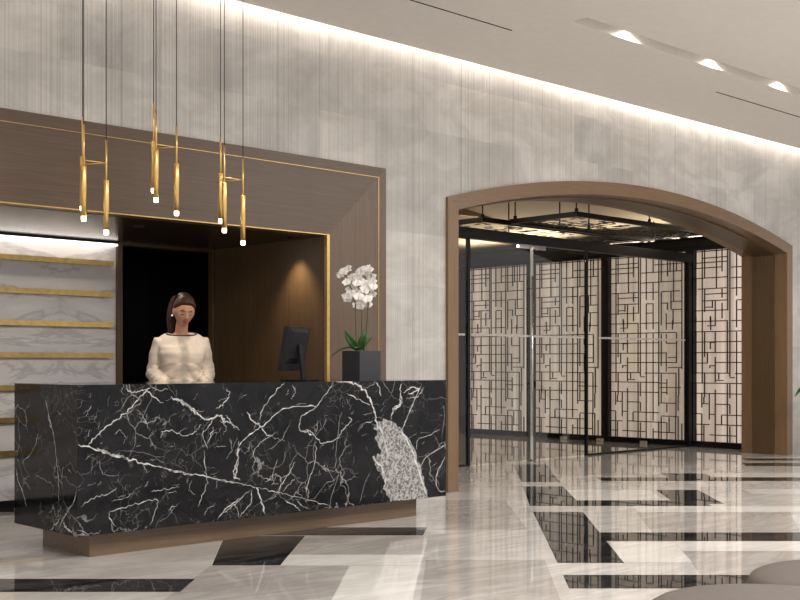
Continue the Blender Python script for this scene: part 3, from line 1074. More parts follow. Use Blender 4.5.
# ------------------------------------------------------------------ suspended fretwork canopies
def canopy(x0, x1, y0, y1, z, label, rods, seed):
    t = thing('suspended_canopy', label, 'canopy', ((x0 + x1) / 2, (y0 + y1) / 2, z), 0, 'suspended fretwork canopies')
    hx, hy = (x1 - x0) / 2, (y1 - y0) / 2
    b = bmesh.new()
    F, H = .05, .06
    add_box(b, -hx, hx, -hy, -hy + F, 0, H)
    add_box(b, -hx, hx, hy - F, hy, 0, H)
    add_box(b, -hx, -hx + F, -hy + F, hy - F, 0, H)
    add_box(b, hx - F, hx, -hy + F, hy - F, 0, H)
    obj('frame', b, M['black_metal'], t, bevel=.003)
    b = bmesh.new()
    # fretwork: the screens' lattice laid flat, repeated along x
    x = -hx + F
    SC = .62
    while x < hx - F:
        for w, za, zb in LAT_H[::2]:
            lx = x + (w - .1) * SC
            if lx + .02 > hx - F:
                continue
            ya, yb = -hy + F + za * (2 * hy - 2 * F) / 1.53, -hy + F + zb * (2 * hy - 2 * F) / 1.53
            add_box(b, lx - .016, lx + .016, ya, min(yb, hy - F), .014, .020)
        for w, za, zb in LAT_V[::3]:
            ly = -hy + F + w * (2 * hy - 2 * F) / 1.53
            xa, xb = x + (za - .08) * SC, min(x + (zb - .08) * SC, hx - F)
            if xb > xa:
                add_box(b, xa, xb, ly - .012, ly + .012, .014, .020)
        x += 2.72 * SC
    obj('fretwork', b, M['black_metal'], t)
    for rx, ry in rods:
        b = bmesh.new()
        zt = 3.12 + .50 * (1 - ((rx - (VX0 + VX1) / 2) / ((VX1 - VX0) / 2)) ** 2)
        lx, ly = rx - t.location.x, ry - t.location.y
        add_tube(b, [(lx, ly, H), (lx, ly, zt - z + .02)], .009, 8)
        add_tube(b, [(lx, ly, H), (lx, ly, H + .04)], .022, 10)
        obj('suspension_rod', b, M['black_metal'], t)


canopy(10.87, 14.0, 8.88, 9.98, 2.96, 'front black fretwork canopy hanging above the glass door header', [(10.91, 8.92), (12.4, 8.92), (13.4, 8.92), (10.91, 9.92), (12.4, 9.92), (13.9, 9.92)], 1)
canopy(10.45, 14.0, 10.05, 11.45, 2.96, 'rear black fretwork canopy hanging deeper in the vestibule behind the front one', [(10.5, 10.1), (12.0, 10.1), (10.5, 11.4), (12.4, 11.4)], 2)

# ------------------------------------------------------------------ pendant lights over the counter
def pendant(x, y, zb, label, first=None):
    if first:
        return dup(first, (x, y, zb), label)
    t = thing('pendant_light', label, 'pendant light', (x, y, zb), 0, 'brass rod pendants over the counter')
    for (dx, dy, dz) in ((0, 0, 0), (.155, 0, -.075), (.068, .150, .085)):
        b = bmesh.new()
        add_lathe(b, [(.001, dz + .018), (.0175, dz + .018), (.0175, dz + .335), (.015, dz + .34), (.001, dz + .34)], (dx, dy, 0), 18)
        r = obj('tube_shade', b, M['gold'], t)
        b = bmesh.new()
        add_lathe(b, [(.001, dz - .012), (.013, dz - .012), (.0155, dz - .006), (.0155, dz + .017), (.001, dz + .017)], (dx, dy, 0), 18)
        obj('glowing_tip', b, M['tip'], r)
        b = bmesh.new()
        add_tube(b, [(dx, dy, dz + .341), (dx, dy, dz + .60)], .0065, 10)
        obj('thin_rod', b, M['gold'], t)
        b = bmesh.new()
        add_tube(b, [(dx, dy, dz + .601), (dx, dy, CEIL - 2.10)], .0028, 6)
        obj('cable', b, M['cable'], t)
    b = bmesh.new()
    za = .375
    P = [(0, 0, za), (.155, 0, za), (.068, .150, za)]
    for i, j in ((0, 1), (1, 2), (0, 2)):
        add_tube(b, [P[i], P[j]], .0038, 8)
    obj('crossbar', b, M['gold'], t)
    b = bmesh.new()
    add_lathe(b, [(.001, CEIL - 2.101), (.13, CEIL - 2.101), (.13, CEIL - 2.11), (.12, CEIL - 2.115), (.001, CEIL - 2.115)], (.07, .05, 0), 32)
    obj('ceiling_rose', b, M['gold'], t)
    return t


PYY = 6.90
p1 = pendant(3.52, PYY, 2.10, 'leftmost brass rod pendant light hanging in front of the walnut header')
# heights differ: the middle fixture hangs higher
p2 = pendant(4.035, PYY, 2.27, 'middle and highest brass rod pendant light', p1)
p3 = pendant(4.57, PYY, 2.11, 'rightmost brass rod pendant light hanging in front of the niche edge', p1)
for p in (p2, p3):
    dz = CEIL - 2.10 - (CEIL - p.location.z)
    for c in p.children:
        if c.name.startswith('ceiling_rose'):
            c.location.z = -(p.location.z - 2.10)
        if c.name.startswith('cable'):
            c.data = c.data.copy()
            top = max(v.co.z for v in c.data.vertices)
            for v in c.data.vertices:
                if v.co.z > top - .01:
                    v.co.z -= p.location.z - 2.10
for (x, y, z) in ((3.52, PYY, 2.08), (4.035, PYY, 2.24), (4.55, PYY, 2.09)):
    spot('pendant_spot', (x + .07, y + .04, z - .09), 9, (0, 0, -1), 120, .9, (1, .80, .52), .02)

# ------------------------------------------------------------------ monitor
def along(D, r):      # point at distance D in front of the camera and r to the right, on the floor
    return (D + r) * S2, (D - r) * S2


mx, my = 5.25, 7.00
t = thing('computer_monitor', 'dark grey computer monitor seen from behind on the counter', 'monitor', (mx, my, CZT), math.radians(29))
TL = math.radians(-10)
b = bmesh.new()
# screen body: local x is width, faces +y (towards the receptionist), tilted back
add_box(b, -.205, .205, -.022, .012, .075, .405)
v0 = [v for v in b.verts]
add_ring_loft(b, [[(-.17, -.018, .12), (.17, -.018, .12), (.17, -.018, .40), (-.17, -.018, .40)], [(-.13, -.040, .17), (.13, -.040, .17), (.13, -.040, .37), (-.13, -.040, .37)]], smooth=False)
bmesh.ops.rotate(b, verts=b.verts[:], cent=(0, 0, .27), matrix=Matrix.Rotation(-TL, 3, 'X'))
body = obj('screen_housing', b, M['monitor'], t, bevel=.005)
b = bmesh.new()
add_box(b, -.20, .20, .0125, .0145, .095, .393)
bmesh.ops.rotate(b, verts=b.verts[:], cent=(0, 0, .27), matrix=Matrix.Rotation(-TL, 3, 'X'))
obj('display', b, M['screen'], t)
b = bmesh.new()
add_ring_loft(b, [[(-.035, -.085, z0), (.035, -.085, z0), (.035, -.065, z0), (-.035, -.065, z0)] if k == 0 else [(-.03, -.055, z0), (.03, -.055, z0), (.03, -.040, z0), (-.03, -.040, z0)] for k, z0 in ((0, .012), (1, .27))], smooth=False)
obj('stand', b, M['monitor'], t, bevel=.003)
b = bmesh.new()
add_box(b, -.12, .12, -.15, .06, 0, .012)
obj('base', b, M['monitor'], t, bevel=.005)

# ------------------------------------------------------------------ orchid in a square planter
OX, OY = 5.785, 6.86
t = thing('potted_orchid', 'white orchid with three stems in a square anthracite planter on the counter', 'orchid', (OX, OY, CZT))
b = bmesh.new()
h = .105
add_ring_loft(b, [[(-h, -h, z), (h, -h, z), (h, h, z), (-h, h, z)] for z in (0, .225)], cap=False, smooth=False)
hi_ = h - .012
add_ring_loft(b, [[(-h, -h, .225), (h, -h, .225), (h, h, .225), (-h, h, .225)], [(-hi_, -hi_, .225), (hi_, -hi_, .225), (hi_, hi_, .225), (-hi_, hi_, .225)], [(-hi_, -hi_, .19), (hi_, -hi_, .19), (hi_, hi_, .19), (-hi_, hi_, .19)]], cap=False, smooth=False)
add_poly(b, [(-h, -h, 0), (-h, h, 0), (h, h, 0), (h, -h, 0)])
obj('planter', b, M['planter'], t)
b = bmesh.new()
g = 10
vv = [[b.verts.new((-hi_ + 2 * hi_ * i / g, -hi_ + 2 * hi_ * j / g, .20 + .02 * math.sin(PI * i / g) * math.sin(PI * j / g) + random.uniform(-.004, .004))) for j in range(g + 1)] for i in range(g + 1)]
for i in range(g):
    for j in range(g):
        b.faces.new((vv[i][j], vv[i + 1][j], vv[i + 1][j + 1], vv[i][j + 1]))
obj('moss', b, M['soil'], t, recalc=False)
MP = 8.93 * 1.005 / 1160      # metres per picture unit at the orchid
RV = Vector((S2, -S2, 0))     # to the right as seen from the lobby
DV = Vector((S2, S2, 0))


def opt(X, Y, d=0.0):
    """position noted on an enlarged view (8.57x) of the plant"""
    px, py = 320 + X / 8.57, 260 + Y / 8.57
    return RV * ((px - 362) * MP) + DV * d + Vector((0, 0, (381 - py) * MP))


def add_leaf(bm, pts, w, fold=.25, n=14, side=None, pw=.7):
    P = smooth_poly3([Vector(p) for p in pts], n)
    m = len(P)
    rows = []
    for i, p in enumerate(P):
        t_ = (P[min(i + 1, m - 1)] - P[max(i - 1, 0)]).normalized()
        s = t_.cross(Vector((0, 0, 1))) if side is None else side - t_ * side.dot(t_)
        if s.length < 1e-3:
            s = Vector((1, 0, 0))
        s.normalize()
        nrm = s.cross(t_)
        k = i / (m - 1)
        ww = w * (math.sin(PI * min(1, max(.0, k * .94 + .06)) ** pw)) + .0004
        rows.append([bm.verts.new(p + s * ww + nrm * ww * fold), bm.verts.new(p + s * ww * .5 + nrm * ww * fold * .35), bm.verts.new(p), bm.verts.new(p - s * ww * .5 + nrm * ww * fold * .35), bm.verts.new(p - s * ww + nrm * ww * fold)])
    for a, c in zip(rows, rows[1:]):
        for i in range(4):
            f = bm.faces.new((a[i], a[i + 1], c[i + 1], c[i]))
            f.smooth = True


def smooth_poly3(P, n):
    out = []
    seg = len(P) - 1
    for q in range(n + 1):
        u = q / n * seg
        i = min(int(u), seg - 1)
        s = u - i
        a, b_, c, d = P[max(i - 1, 0)], P[i], P[i + 1], P[min(i + 2, seg)]
        out.append(.5 * ((2 * b_) + (-a + c) * s + (2 * a - 5 * b_ + 4 * c - d) * s * s + (-a + 3 * b_ - 3 * c + d) * s ** 3))
    return out


def solid(o, th=.0012):
    s = o.modifiers.new('thickness', 'SOLIDIFY')
    s.thickness = th
    s.offset = 0
    return o


OB = 514
for pts, w in (([opt(330, 770, -.01), opt(290, 720, -.03), opt(250, 665, -.04), opt(225, 612, -.05)], .032), ([opt(325, 772, -.02), opt(270, 760, -.05), opt(190, 785, -.09), opt(105, 845, -.12)], .030),
               ([opt(350, 770, .0), opt(372, 700, -.03), opt(388, 655, -.04), opt(408, 615, -.03)], .030), ([opt(365, 775, .02), opt(400, 720, .05), opt(430, 680, .06), opt(455, 662, .07)], .014),
               ([opt(340, 775, .03), opt(352, 715, .06), opt(356, 660, .09), opt(350, 640, .1)], .020), ([opt(345, 775, -.02), opt(330, 755, -.07), opt(300, 765, -.1)], .020)):
    b = bmesh.new()
    add_leaf(b, pts, w, .35, 14, RV if abs((pts[-1] - pts[0]).dot(RV)) < .12 else None)
    solid(obj('leaf', b, M['leaf'], t, recalc=False), .003)
STM = (([(322, 790), (318, 640), (312, 430), (300, 330), (262, 220), (230, 130), (195, 120)], -.02), ([(350, 790), (362, 640), (365, 440), (352, 330), (338, 260), (330, 170), (300, 110)], .0), ([(378, 790), (400, 640), (414, 430), (420, 330), (432, 220), (440, 130), (410, 75), (372, 92)], .03))
for l, d in STM:
    b = bmesh.new()
    P = smooth_poly3([opt(x, y, d) for x, y in l], 30)
    add_tube(b, P, [.0062 - .0032 * i / 30 for i in range(31)], 8)
    obj('stem', b, M['stem'], t)


def flower_bm(sc=1.0):
    b = bmesh.new()
    # faces -y; three narrow sepals, two broad petals, a small lip
    for a, L, w in ((90, .036, .015), (215, .034, .014), (325, .034, .014)):
        d = Vector((math.cos(math.radians(a)), 0, math.sin(math.radians(a))))
        add_leaf(b, [d * .002, d * L * .5 + Vector((0, -.004, 0)), d * L + Vector((0, .003, 0))], w, .15, 6, Vector((0, 1, 0)).cross(d), .62)
    for a in (14, 166):
        d = Vector((math.cos(math.radians(a)), 0, math.sin(math.radians(a))))
        add_leaf(b, [d * .002 + Vector((0, -.002, 0)), d * .022 + Vector((0, -.009, 0)), d * .042 + Vector((0, -.001, 0))], .024, .12, 7, Vector((0, 1, 0)).cross(d), .58)
    n0 = len(b.faces)
    add_lathe(b, [(.001, -.006), (.003, -.005), (.004, 0), (.003, .004), (.001, .005)], (0, -.010, -.006), 10, 1)
    add_leaf(b, [(0, -.008, -.004), (0, -.018, -.010), (0, -.012, -.018)], .005, .3, 5, Vector((1, 0, 0)))
    bmesh.ops.scale(b, verts=b.verts[:], vec=(sc, sc, sc))
    return b


FL = [(185, 140), (255, 92), (238, 205), (310, 152), (247, 322), (325, 215), (330, 285), (318, 402), (345, 350), (385, 215), (402, 385), (358, 112), (425, 90), (442, 150), (462, 240), (455, 298), (410, 320), (388, 272), (352, 408), (282, 168), (272, 262), (456, 196), (300, 240), (215, 115), (365, 375), (405, 95), (340, 130), (340, 330), (240, 345), (415, 350), (345, 180), (372, 330), (432, 250), (392, 118), (278, 300)]
f0 = None
for i, (x, y) in enumerate(FL):
    if f0 is None:
        f0 = f = obj('flower', flower_bm(1.1), [M['petal'], M['lip']], t, recalc=False)
    else:
        f = f0.copy()
        COL.objects.link(f)
        f.parent = t
    d = random.uniform(-.055, .055) - .01
    f.location = opt(x, y, d)
    s = random.uniform(.88, 1.08)
    f.scale = (s, s, s)
    f.rotation_euler = (random.uniform(-.25, .45), random.uniform(-.3, .3), -PI / 4 + random.uniform(-.7, .7))

# ------------------------------------------------------------------ taupe poufs in the foreground
def pouf(D, r, rad, z, label):
    x, y = along(D, r)
    t = thing('round_pouf', label, 'pouf', (x, y, 0), 0, 'taupe poufs in the foreground')
    b = bmesh.new()
    pr = [(.001, .03), (rad * .92, .03), (rad * .97, .05), (rad, .12), (rad * 1.005, z * .55), (rad, z - .07), (rad * .985, z - .04), (rad * .955, z - .018), (rad * .90, z - .006), (rad * .75, z + .002), (rad * .4, z + .006), (.001, z + .007)]
    add_lathe(b, pr, n=72)
    obj('cushion', b, M['pouf'], t)
    b = bmesh.new()
    add_lathe(b, [(.001, 0), (rad * .82, 0), (rad * .82, .029), (.001, .029)], n=48)
    obj('base', b, M['black_metal'], t)
    b = bmesh.new()
    ring = [(rad * 1.004 * math.cos(k * 2 * PI / 72), rad * 1.004 * math.sin(k * 2 * PI / 72), z - .075) for k in range(73)]
    add_tube(b, ring, .004, 6)
    obj('piping', b, M['pouf'], t)


pouf(3.22, .87, .36, .515, 'nearer round taupe pouf at the bottom edge of the floor')
pouf(4.30, 1.50, .43, .40, 'farther round taupe pouf at the lower right corner behind the nearer one')

# ------------------------------------------------------------------ leafy plant just past the arch, one leaf reaching into view
PXX, PYP = 13.64, 7.26
t = thing('potted_plant', 'green leafy plant at the right edge in front of the stone wall', 'plant', (PXX, PYP, 0))
b = bmesh.new()
add_lathe(b, [(.001, 0), (.11, 0), (.13, .38), (.118, .38), (.11, .34), (.001, .34)], n=32)
obj('planter', b, M['planter'], t)
b = bmesh.new()
for a, L in ((0, .5), (1.9, .55), (4.1, .48), (3.1, .42)):
    add_tube(b, [(0, 0, .335), (.03 * math.cos(a), .03 * math.sin(a), .35 + L * .5), (.08 * math.cos(a), .08 * math.sin(a), .35 + L)], [.006, .005, .003], 8)
obj('stem', b, M['stem'], t)
for i in range(16):
    a = i * 2.4 + 1.0
    z0 = .50 + .024 * i
    L = random.uniform(.16, .22)
    d = Vector((math.cos(a), math.sin(a), 0))
    if d.y > .5:
        L *= .7
    b = bmesh.new()
    add_leaf(b, [d * .03 + Vector((0, 0, z0)), d * (.03 + L * .5) + Vector((0, 0, z0 + .05)), d * (.03 + L) + Vector((0, 0, z0 - .0))], .03, .25, 9)
    solid(obj('leaf', b, M['leaf'], t, recalc=False), .002)
for pts, w in (([(-.02, 0, .66), (-.24, -.03, .78), (-.44, -.05, .86), (-.60, -.06, .77)], .042), ([(-.03, 0, .70), (-.22, -.06, .80), (-.42, -.09, .90), (-.54, -.1, .86)], .036)):
    b = bmesh.new()
    add_leaf(b, pts, w, .2, 12, Vector((.1, .45, .88)))
    solid(obj('leaf', b, M['leaf'], t, recalc=False), .002)

# ------------------------------------------------------------------ receptionist
def gauss(x, m, s):
    return math.exp(-((x - m) / s) ** 2)


def head_point(v):
    """unit direction -> point on the head (face towards -y), head centre at the origin, metres"""
    x, y, z = v
    fr = max(0.0, -y)
    X, Y, Z = x * .072, y * .092, z * .112
    if y > 0:
        Y = y * .098
        Z += .004 * y
    if z < 0:
        k = (-z) ** 1.4
        X *= 1 - .42 * k
        Y *= 1 - (.30 * k if y > 0 else .06 * k)
    # flatter face
    Y += .006 * fr ** 2
    if fr > .2:
        # brow, eye sockets
        Y -= .0035 * gauss(Z, .026, .011) * gauss(X, 0, .045) * fr
        for s in (-1, 1):
            Y += .0115 * gauss(X, s * .029, .015) * gauss(Z, .006, .013) * fr
            Y -= .0050 * gauss(X, s * .029, .010) * gauss(Z, .004, .007) * fr   # lid
            Y -= .0040 * gauss(X, s * .040, .016) * gauss(Z, -.022, .018) * fr   # cheek
        # nose
        Y -= .020 * gauss(X, 0, .0095) * (gauss(Z, -.026, .013) + .45 * gauss(Z, -.006, .016)) * fr
        Y -= .006 * (gauss(X, .009, .006) + gauss(X, -.009, .006)) * gauss(Z, -.030, .008) * fr
        # mouth and chin
        Y -= .0065 * gauss(X, 0, .019) * (gauss(Z, -.0525, .0048) + gauss(Z, -.062, .0055)) * fr
        Y += .003 * gauss(X, 0, .02) * gauss(Z, -.072, .005) * fr
        Y -= .008 * gauss(X, 0, .018) * gauss(Z, -.092, .014) * fr
    return Vector((X, Y, Z))


def face_at(x, z, lift=.0012):
    """point of the face surface with the given x, z"""
    v = Vector((x / .072, -.8, z / .112))
    for _ in range(12):
        v.y = -math.sqrt(max(.02, 1 - min(.98, v.x ** 2 + v.z ** 2)))
        p = head_point(v)
        v.x += (x - p.x) / .072
        v.z += (z - p.z) / .112
    v.y = -math.sqrt(max(.02, 1 - min(.98, v.x ** 2 + v.z ** 2)))
    p = head_point(v)
    return Vector((p.x, p.y - lift, p.z))


PW = thing('person', 'woman in a cream long-sleeved top looking down behind the counter, auburn ponytail', 'person', (4.785, 7.81, 0), math.radians(-24))
HC0 = Vector((.012, -.055, 1.580))
HM = Matrix.Translation(HC0) @ Matrix.Rotation(math.radians(7), 4, 'Z') @ Matrix.Rotation(math.radians(5), 4, 'Y') @ Matrix.Rotation(math.radians(17), 4, 'X') @ Matrix.Scale(1.05, 4)


def ell(c, rx, ry, n=28, pw=1.0, tilt=(0, 0)):
    r = []
    for k in range(n):
        a = k * 2 * PI / n
        x = math.copysign(abs(math.cos(a)) ** pw, math.cos(a)) * rx
        y = math.copysign(abs(math.sin(a)) ** pw, math.sin(a)) * ry
        r.append((c[0] + x, c[1] + y, c[2] + tilt[0] * x + tilt[1] * y))
    return r


def torso_rings(e=0.0, z0=.84, z1=1.5):
    R = [(.84, 0, .01, .175, .125), (.92, 0, .01, .178, .125), (1.00, 0, .0, .150, .105), (1.07, 0, -.005, .135, .095), (1.14, 0, -.008, .140, .100), (1.21, 0, -.018, .150, .115), (1.27, 0, -.018, .158, .115),
         (1.32, 0, -.005, .165, .100), (1.35, 0, .005, .155, .080), (1.375, 0, .008, .125, .064), (1.398, 0, .008, .100, .058), (1.418, 0, .006, .062, .054)]
    return [ell((cx, cy, z), rx + e - .012, ry + e - .014, pw=.9) for z, cx, cy, rx, ry in R if z0 <= z <= z1]


def arm(s):
    sh = Vector((s * .165, .005, 1.345))
    el = Vector((s * .205, .045, 1.115))
    wr = Vector((s * .150, -.155, 1.015))
    return sh, el, wr


def build(bm_fn, name, mat, parent, voxel=None, smooth_it=2):
    b = bmesh.new()
    bm_fn(b)
    bmesh.ops.recalc_face_normals(b, faces=b.faces[:])
    me = bpy.data.meshes.new(name)
    b.to_mesh(me)
    b.free()
    o = bpy.data.objects.new(name, me)
    COL.objects.link(o)
    if voxel:
        r = o.modifiers.new('r', 'REMESH')
        r.mode = 'VOXEL'
        r.voxel_size = voxel
        r.use_smooth_shade = True
        s = o.modifiers.new('s', 'SMOOTH')
        s.factor = .5
        s.iterations = smooth_it
        dg = bpy.context.evaluated_depsgraph_get()
        dg.update()
        me2 = bpy.data.meshes.new_from_object(o.evaluated_get(dg))
        me2.name = name
        o.modifiers.clear()
        o.data = me2
        bpy.data.meshes.remove(me)
    o.data.materials.clear()
    o.data.materials.append(mat)
    for p in o.data.polygons:
        p.use_smooth = True
    o.parent = parent
    return o


def blob(b, c, r, n=16, mtx=None):
    rings = []
    c = Vector(c)
    for i in range(1, n):
        a = PI * i / n
        rings.append([c + Vector((r[0] * math.sin(a) * math.cos(k * 2 * PI / 20), r[1] * math.sin(a) * math.sin(k * 2 * PI / 20), r[2] * math.cos(a))) for k in range(20)])
    if mtx:
        rings = [[mtx @ p for p in q] for q in rings]
    add_ring_loft(b, rings)


def body_fn(b):
    # head
    NU, NV = 96, 80
    rings = []
    for i in range(1, NV):
        a = PI * i / NV
        rings.append([HM @ head_point((math.sin(a) * math.cos(k * 2 * PI / NU), math.sin(a) * math.sin(k * 2 * PI / NU), math.cos(a))) for k in range(NU)])
    add_ring_loft(b, rings)
    for s in (-1, 1):      # ears
        blob(b, (s * .073, .012, -.005), (.008, .017, .030), 10, HM)
    # neck
    add_ring_loft(b, [ell((0, .012, 1.38), .064, .058), ell((0, .008, 1.41), .052, .052), ell((0, -.004, 1.44), .047, .050), ell((.002, -.016, 1.48), .046, .052), ell((.004, -.028, 1.52), .044, .055), ell((.006, -.03, 1.56), .04, .05)])
    add_ring_loft(b, torso_rings())
    for s in (-1, 1):
        sh, el, wr = arm(s)
        add_tube(b, [Vector((s * .10, .01, 1.36)), sh, sh.lerp(el, .35), sh.lerp(el, .8), el, el.lerp(wr, .3), el.lerp(wr, .7), wr], [.034, .038, .038, .035, .034, .034, .028, .024], 16)
        # hand resting on the work shelf
        hd = (Vector((s * .115, -.235, .992)) - wr).normalized()
        pal = wr + hd * .055
        up = Vector((0, 0, 1))
        sd = hd.cross(up).normalized() * s       # outward side
        add_tube(b, [wr - hd * .01, wr + hd * .02, pal, pal + hd * .035], [.023, .030, .037, .034], 14, flat=.45)
        for q, (off, L) in enumerate(((-.027, .062), (-.009, .072), (.009, .068), (.027, .054))):
            r0 = pal + hd * .03 + sd * off
            k1 = r0 + hd * L * .45 + Vector((0, 0, .004))
            k2 = k1 + hd * L * .32 + Vector((0, 0, -.010))
            k3 = k2 + hd * L * .26 + Vector((0, 0, -.015))
            add_tube(b, [r0 - hd * .01, r0, k1, k2, k3], [.009, .009, .0083, .0076, .0062], 10)
        r0 = wr + hd * .03 - sd * .022
        add_tube(b, [r0, r0 - sd * .022 + hd * .018, r0 - sd * .032 + hd * .042, r0 - sd * .030 + hd * .060 - Vector((0, 0, .006))], [.013, .011, .0095, .007], 10)
        # leg and foot
        add_tube(b, [(s * .088, .01, .90), (s * .090, .0, .75), (s * .088, -.005, .50), (s * .088, 0, .44), (s * .088, .012, .32), (s * .088, .01, .12), (s * .088, .01, .07)], [.095, .088, .060, .053, .054, .036, .036], 20)
        add_tube(b, [(s * .088, .045, .045), (s * .090, -.03, .045), (s * .095, -.11, .030), (s * .098, -.165, .022)], [.034, .036, .036, .018], 14, flat=.7)


body = build(body_fn, 'body', M['skin'], PW, .0055, 2)


def sweater_fn(b):
    R = [(.90, 0, .01, .196, .143), (.97, 0, .0, .180, .130), (1.05, 0, -.005, .150, .118), (1.12, 0, -.010, .148, .120), (1.19, 0, -.020, .160, .134), (1.26, 0, -.022, .178, .135),
         (1.31, 0, -.010, .183, .118), (1.345, 0, .003, .190, .100), (1.372, 0, .008, .178, .086), (1.392, 0, .008, .152, .078), (1.408, 0, .008, .126, .072)]
    # boat neckline: the top rings dip at the front
    rings = [ell((cx, cy, z), rx, ry, 36, .88, (0, .0 if z < 1.34 else .22)) for z, cx, cy, rx, ry in R]
    add_ring_loft(b, rings)
    for s in (-1, 1):
        sh, el, wr = arm(s)
        sh = sh + Vector((s * .004, 0, -.003))
        P = [Vector((s * .10, .008, 1.33)), sh, sh.lerp(el, .35), sh.lerp(el, .8), el + Vector((s * .006, .006, 0)), el.lerp(wr, .3), el.lerp(wr, .6), el.lerp(wr, .78), el.lerp(wr, .90), wr.lerp(el, .04)]
        add_tube(b, P, [.050, .058, .054, .051, .052, .056, .052, .056, .046, .036], 20)


sw = build(sweater_fn, 'sweater', M['sweater'], PW, .008, 5)
# soft folds
for v in sw.data.vertices:
    p = v.co
    n = v.normal
    ax = abs(p.x)
    f = noise.noise(Vector((p.x * 9, p.y * 9, p.z * 17))) * .009
    if ax > .16:
        f += math.sin((p.z * 1.0 + p.y * .9) * 95 + 3 * noise.noise(p * 12)) * (.0065 if p.z < 1.18 else .0012)
    elif p.z < 1.18:
        f += math.sin((p.z * .8 + p.x * (.9 if p.x > 0 else -.9)) * 60 + 3 * noise.noise(p * 9)) * .008
    v.co = p + n * max(f, -.0035)


def neck_ring(e, n=72):
    out = []
    for k in range(n + 1):
        a = k * 2 * PI / n
        rx, ry = .112 + e, .066 + e
        x = math.copysign(abs(math.cos(a)) ** .9, math.cos(a)) * rx
        y = math.copysign(abs(math.sin(a)) ** .9, math.sin(a)) * ry
        out.append(Vector((x, y + .008, 1.412 + .22 * y)))
    return out


bm = bmesh.new()
add_tube(bm, neck_ring(.0), .0052, 8, cap=False)
obj('neckline_piping', bm, M['trim_dark'], sw)

# bare skin yoke inside the neckline (part of the body, above the knitted fabric)
# hair: cap over the skull, hairline cut at the forehead and above the ears
def hair_fn(b):
    NU, NV = 72, 60
    g = []
    for i in range(0, NV + 1):
        a = PI * i / NV
        row = []
        for k in range(NU):
            u = k * 2 * PI / NU
            v = Vector((math.sin(a) * math.cos(u), math.sin(a) * math.sin(u), math.cos(a)))
            p = head_point(v)
            # hairline: high on the forehead, down the temples, round behind the ears
            pts = ((-.2, .066), (-.064, .065), (-.045, .040), (-.012, .020), (.004, .012), (.018, -.045), (.2, -.062))
            lim = pts[-1][1]
            for (ya, za), (yb, zb) in zip(pts, pts[1:]):
                if ya <= p.y < yb:
                    lim = za + (zb - za) * (p.y - ya) / (yb - ya)
            e = max(-1.0, min(1.0, (p.z - lim) / .012))
            lift = -.002 + .011 * e + (.012 * max(0, v.z) ** 2 if e > 0 else 0)
            p = p + p.normalized() * lift
            # strands
            p += p.normalized() * .0016 * math.sin(u * 26 + v.z * 5)
            row.append((p, p.z > lim - .03))
        g.append(row)
    V = [[b.verts.new(HM @ p) for p, _ in row] for row in g]
    for i in range(NV):
        for k in range(NU):
            k2 = (k + 1) % NU
            if g[i][k][1] and g[i][k2][1] and g[i + 1][k][1] and g[i + 1][k2][1]:
                try:
                    b.faces.new((V[i][k], V[i][k2], V[i + 1][k2], V[i + 1][k]))
                except ValueError:
                    pass
    bmesh.ops.delete(b, geom=[v for v in b.verts if not v.link_faces], context='VERTS')


hair = build(hair_fn, 'hair', M['hair'], PW)


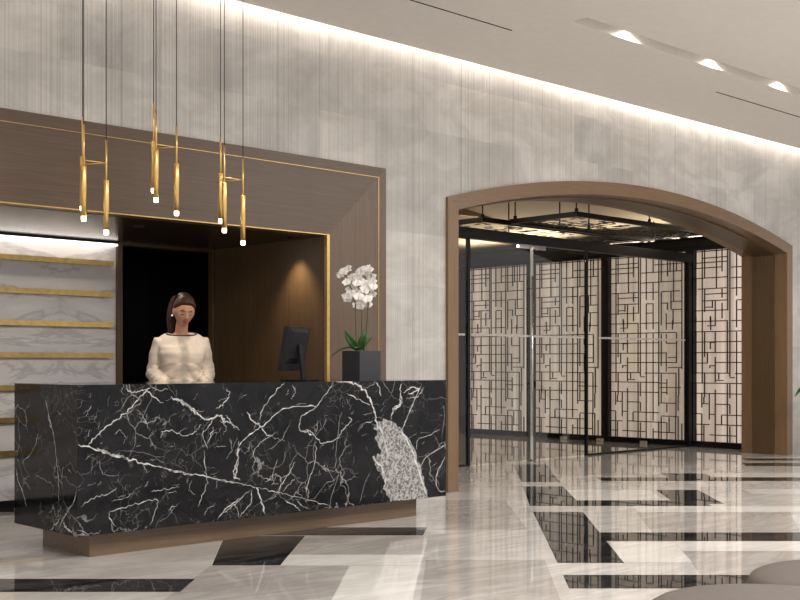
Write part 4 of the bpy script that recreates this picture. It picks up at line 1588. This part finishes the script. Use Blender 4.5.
def pony_fn(b):
    rnd2 = random.Random(5)
    root = HM @ Vector((-.018, .085, .075))
    for k in range(46):
        a = rnd2.uniform(0, 2 * PI)
        r = rnd2.uniform(0, 1) ** .5
        o1 = Vector((math.cos(a), math.sin(a), 0)) * .022 * r
        P = [root + o1 * .4, root + Vector((-.022, .040, .020)) + o1, root + Vector((-.048, .062, -.04)) + o1 * 1.2, root + Vector((-.062, .055, -.12)) + o1 * 1.3, root + Vector((-.068, .045, -.19)) + o1 * 1.1, root + Vector((-.070, .035, -.255 - rnd2.uniform(0, .03))) + o1 * .8]
        add_tube(b, smooth_poly3([Vector(p) for p in P], 14), [.0055] * 12 + [.004, .003, .001], 6)
    # crown volume and bun base
    blob(b, (-.004, .045, .103), (.050, .050, .030), 14, HM)
    blob(b, (-.010, .072, .085), (.030, .030, .028), 12, HM)


pony = build(pony_fn, 'ponytail', M['hair'], hair)


def loc_strip(pts, r, name, mat, n=8, flat=.6):
    b = bmesh.new()
    P = smooth_poly3([HM @ face_at(x, z) for x, z in pts], 12)
    m = len(P)
    add_tube(b, P, [r * (.35 + .65 * math.sin(PI * i / (m - 1))) for i in range(m)], n)
    return obj(name, b, mat, PW)


for s in (-1, 1):
    loc_strip([(s * .014, .021), (s * .028, .0265), (s * .044, .019)], .0036, 'eyebrow', M['brow'])
    loc_strip([(s * .016, -.002), (s * .028, -.0055), (s * .042, -.001)], .0036, 'eyelashes', M['brow'])
loc_strip([(-.020, -.0545), (-.008, -.0515), (0, -.053), (.008, -.0515), (.020, -.0545)], .0050, 'upper_lip', M['lips'])
loc_strip([(-.017, -.0575), (0, -.0625), (.017, -.0575)], .0054, 'lower_lip', M['lips'])
for s in (-1,):
    b = bmesh.new()
    blob(b, (s * .080, .006, -.040), (.008, .008, .008), 10, HM)
    obj('earring', b, M['pearl'], PW)


def trousers_fn(b):
    add_ring_loft(b, [ell((0, .01, .80), .185, .13), ell((0, .01, .90), .190, .137), ell((0, .005, .985), .168, .122), ell((0, 0, 1.03), .155, .112)])
    for s in (-1, 1):
        add_tube(b, [(s * .090, .01, .86), (s * .092, .0, .75), (s * .090, -.005, .50), (s * .090, .005, .32), (s * .090, .01, .12)], [.105, .100, .078, .070, .062], 20)


build(trousers_fn, 'trousers', M['trouser'], PW, .010, 3)


for s in (-1, 1):
    b = bmesh.new()
    add_tube(b, [(s * .088, .075, .045), (s * .088, .05, .050), (s * .090, -.03, .050), (s * .095, -.11, .038), (s * .098, -.17, .030), (s * .099, -.195, .024)], [.025, .042, .044, .044, .034, .012], 16, flat=.75)
    add_box(b, s * .088 - .03, s * .088 + .03, .01, .075, 0, .03)
    add_box(b, s * .095 - .032, s * .095 + .032, -.17, -.05, 0, .014)
    obj('shoe', b, M['shoe'], PW)
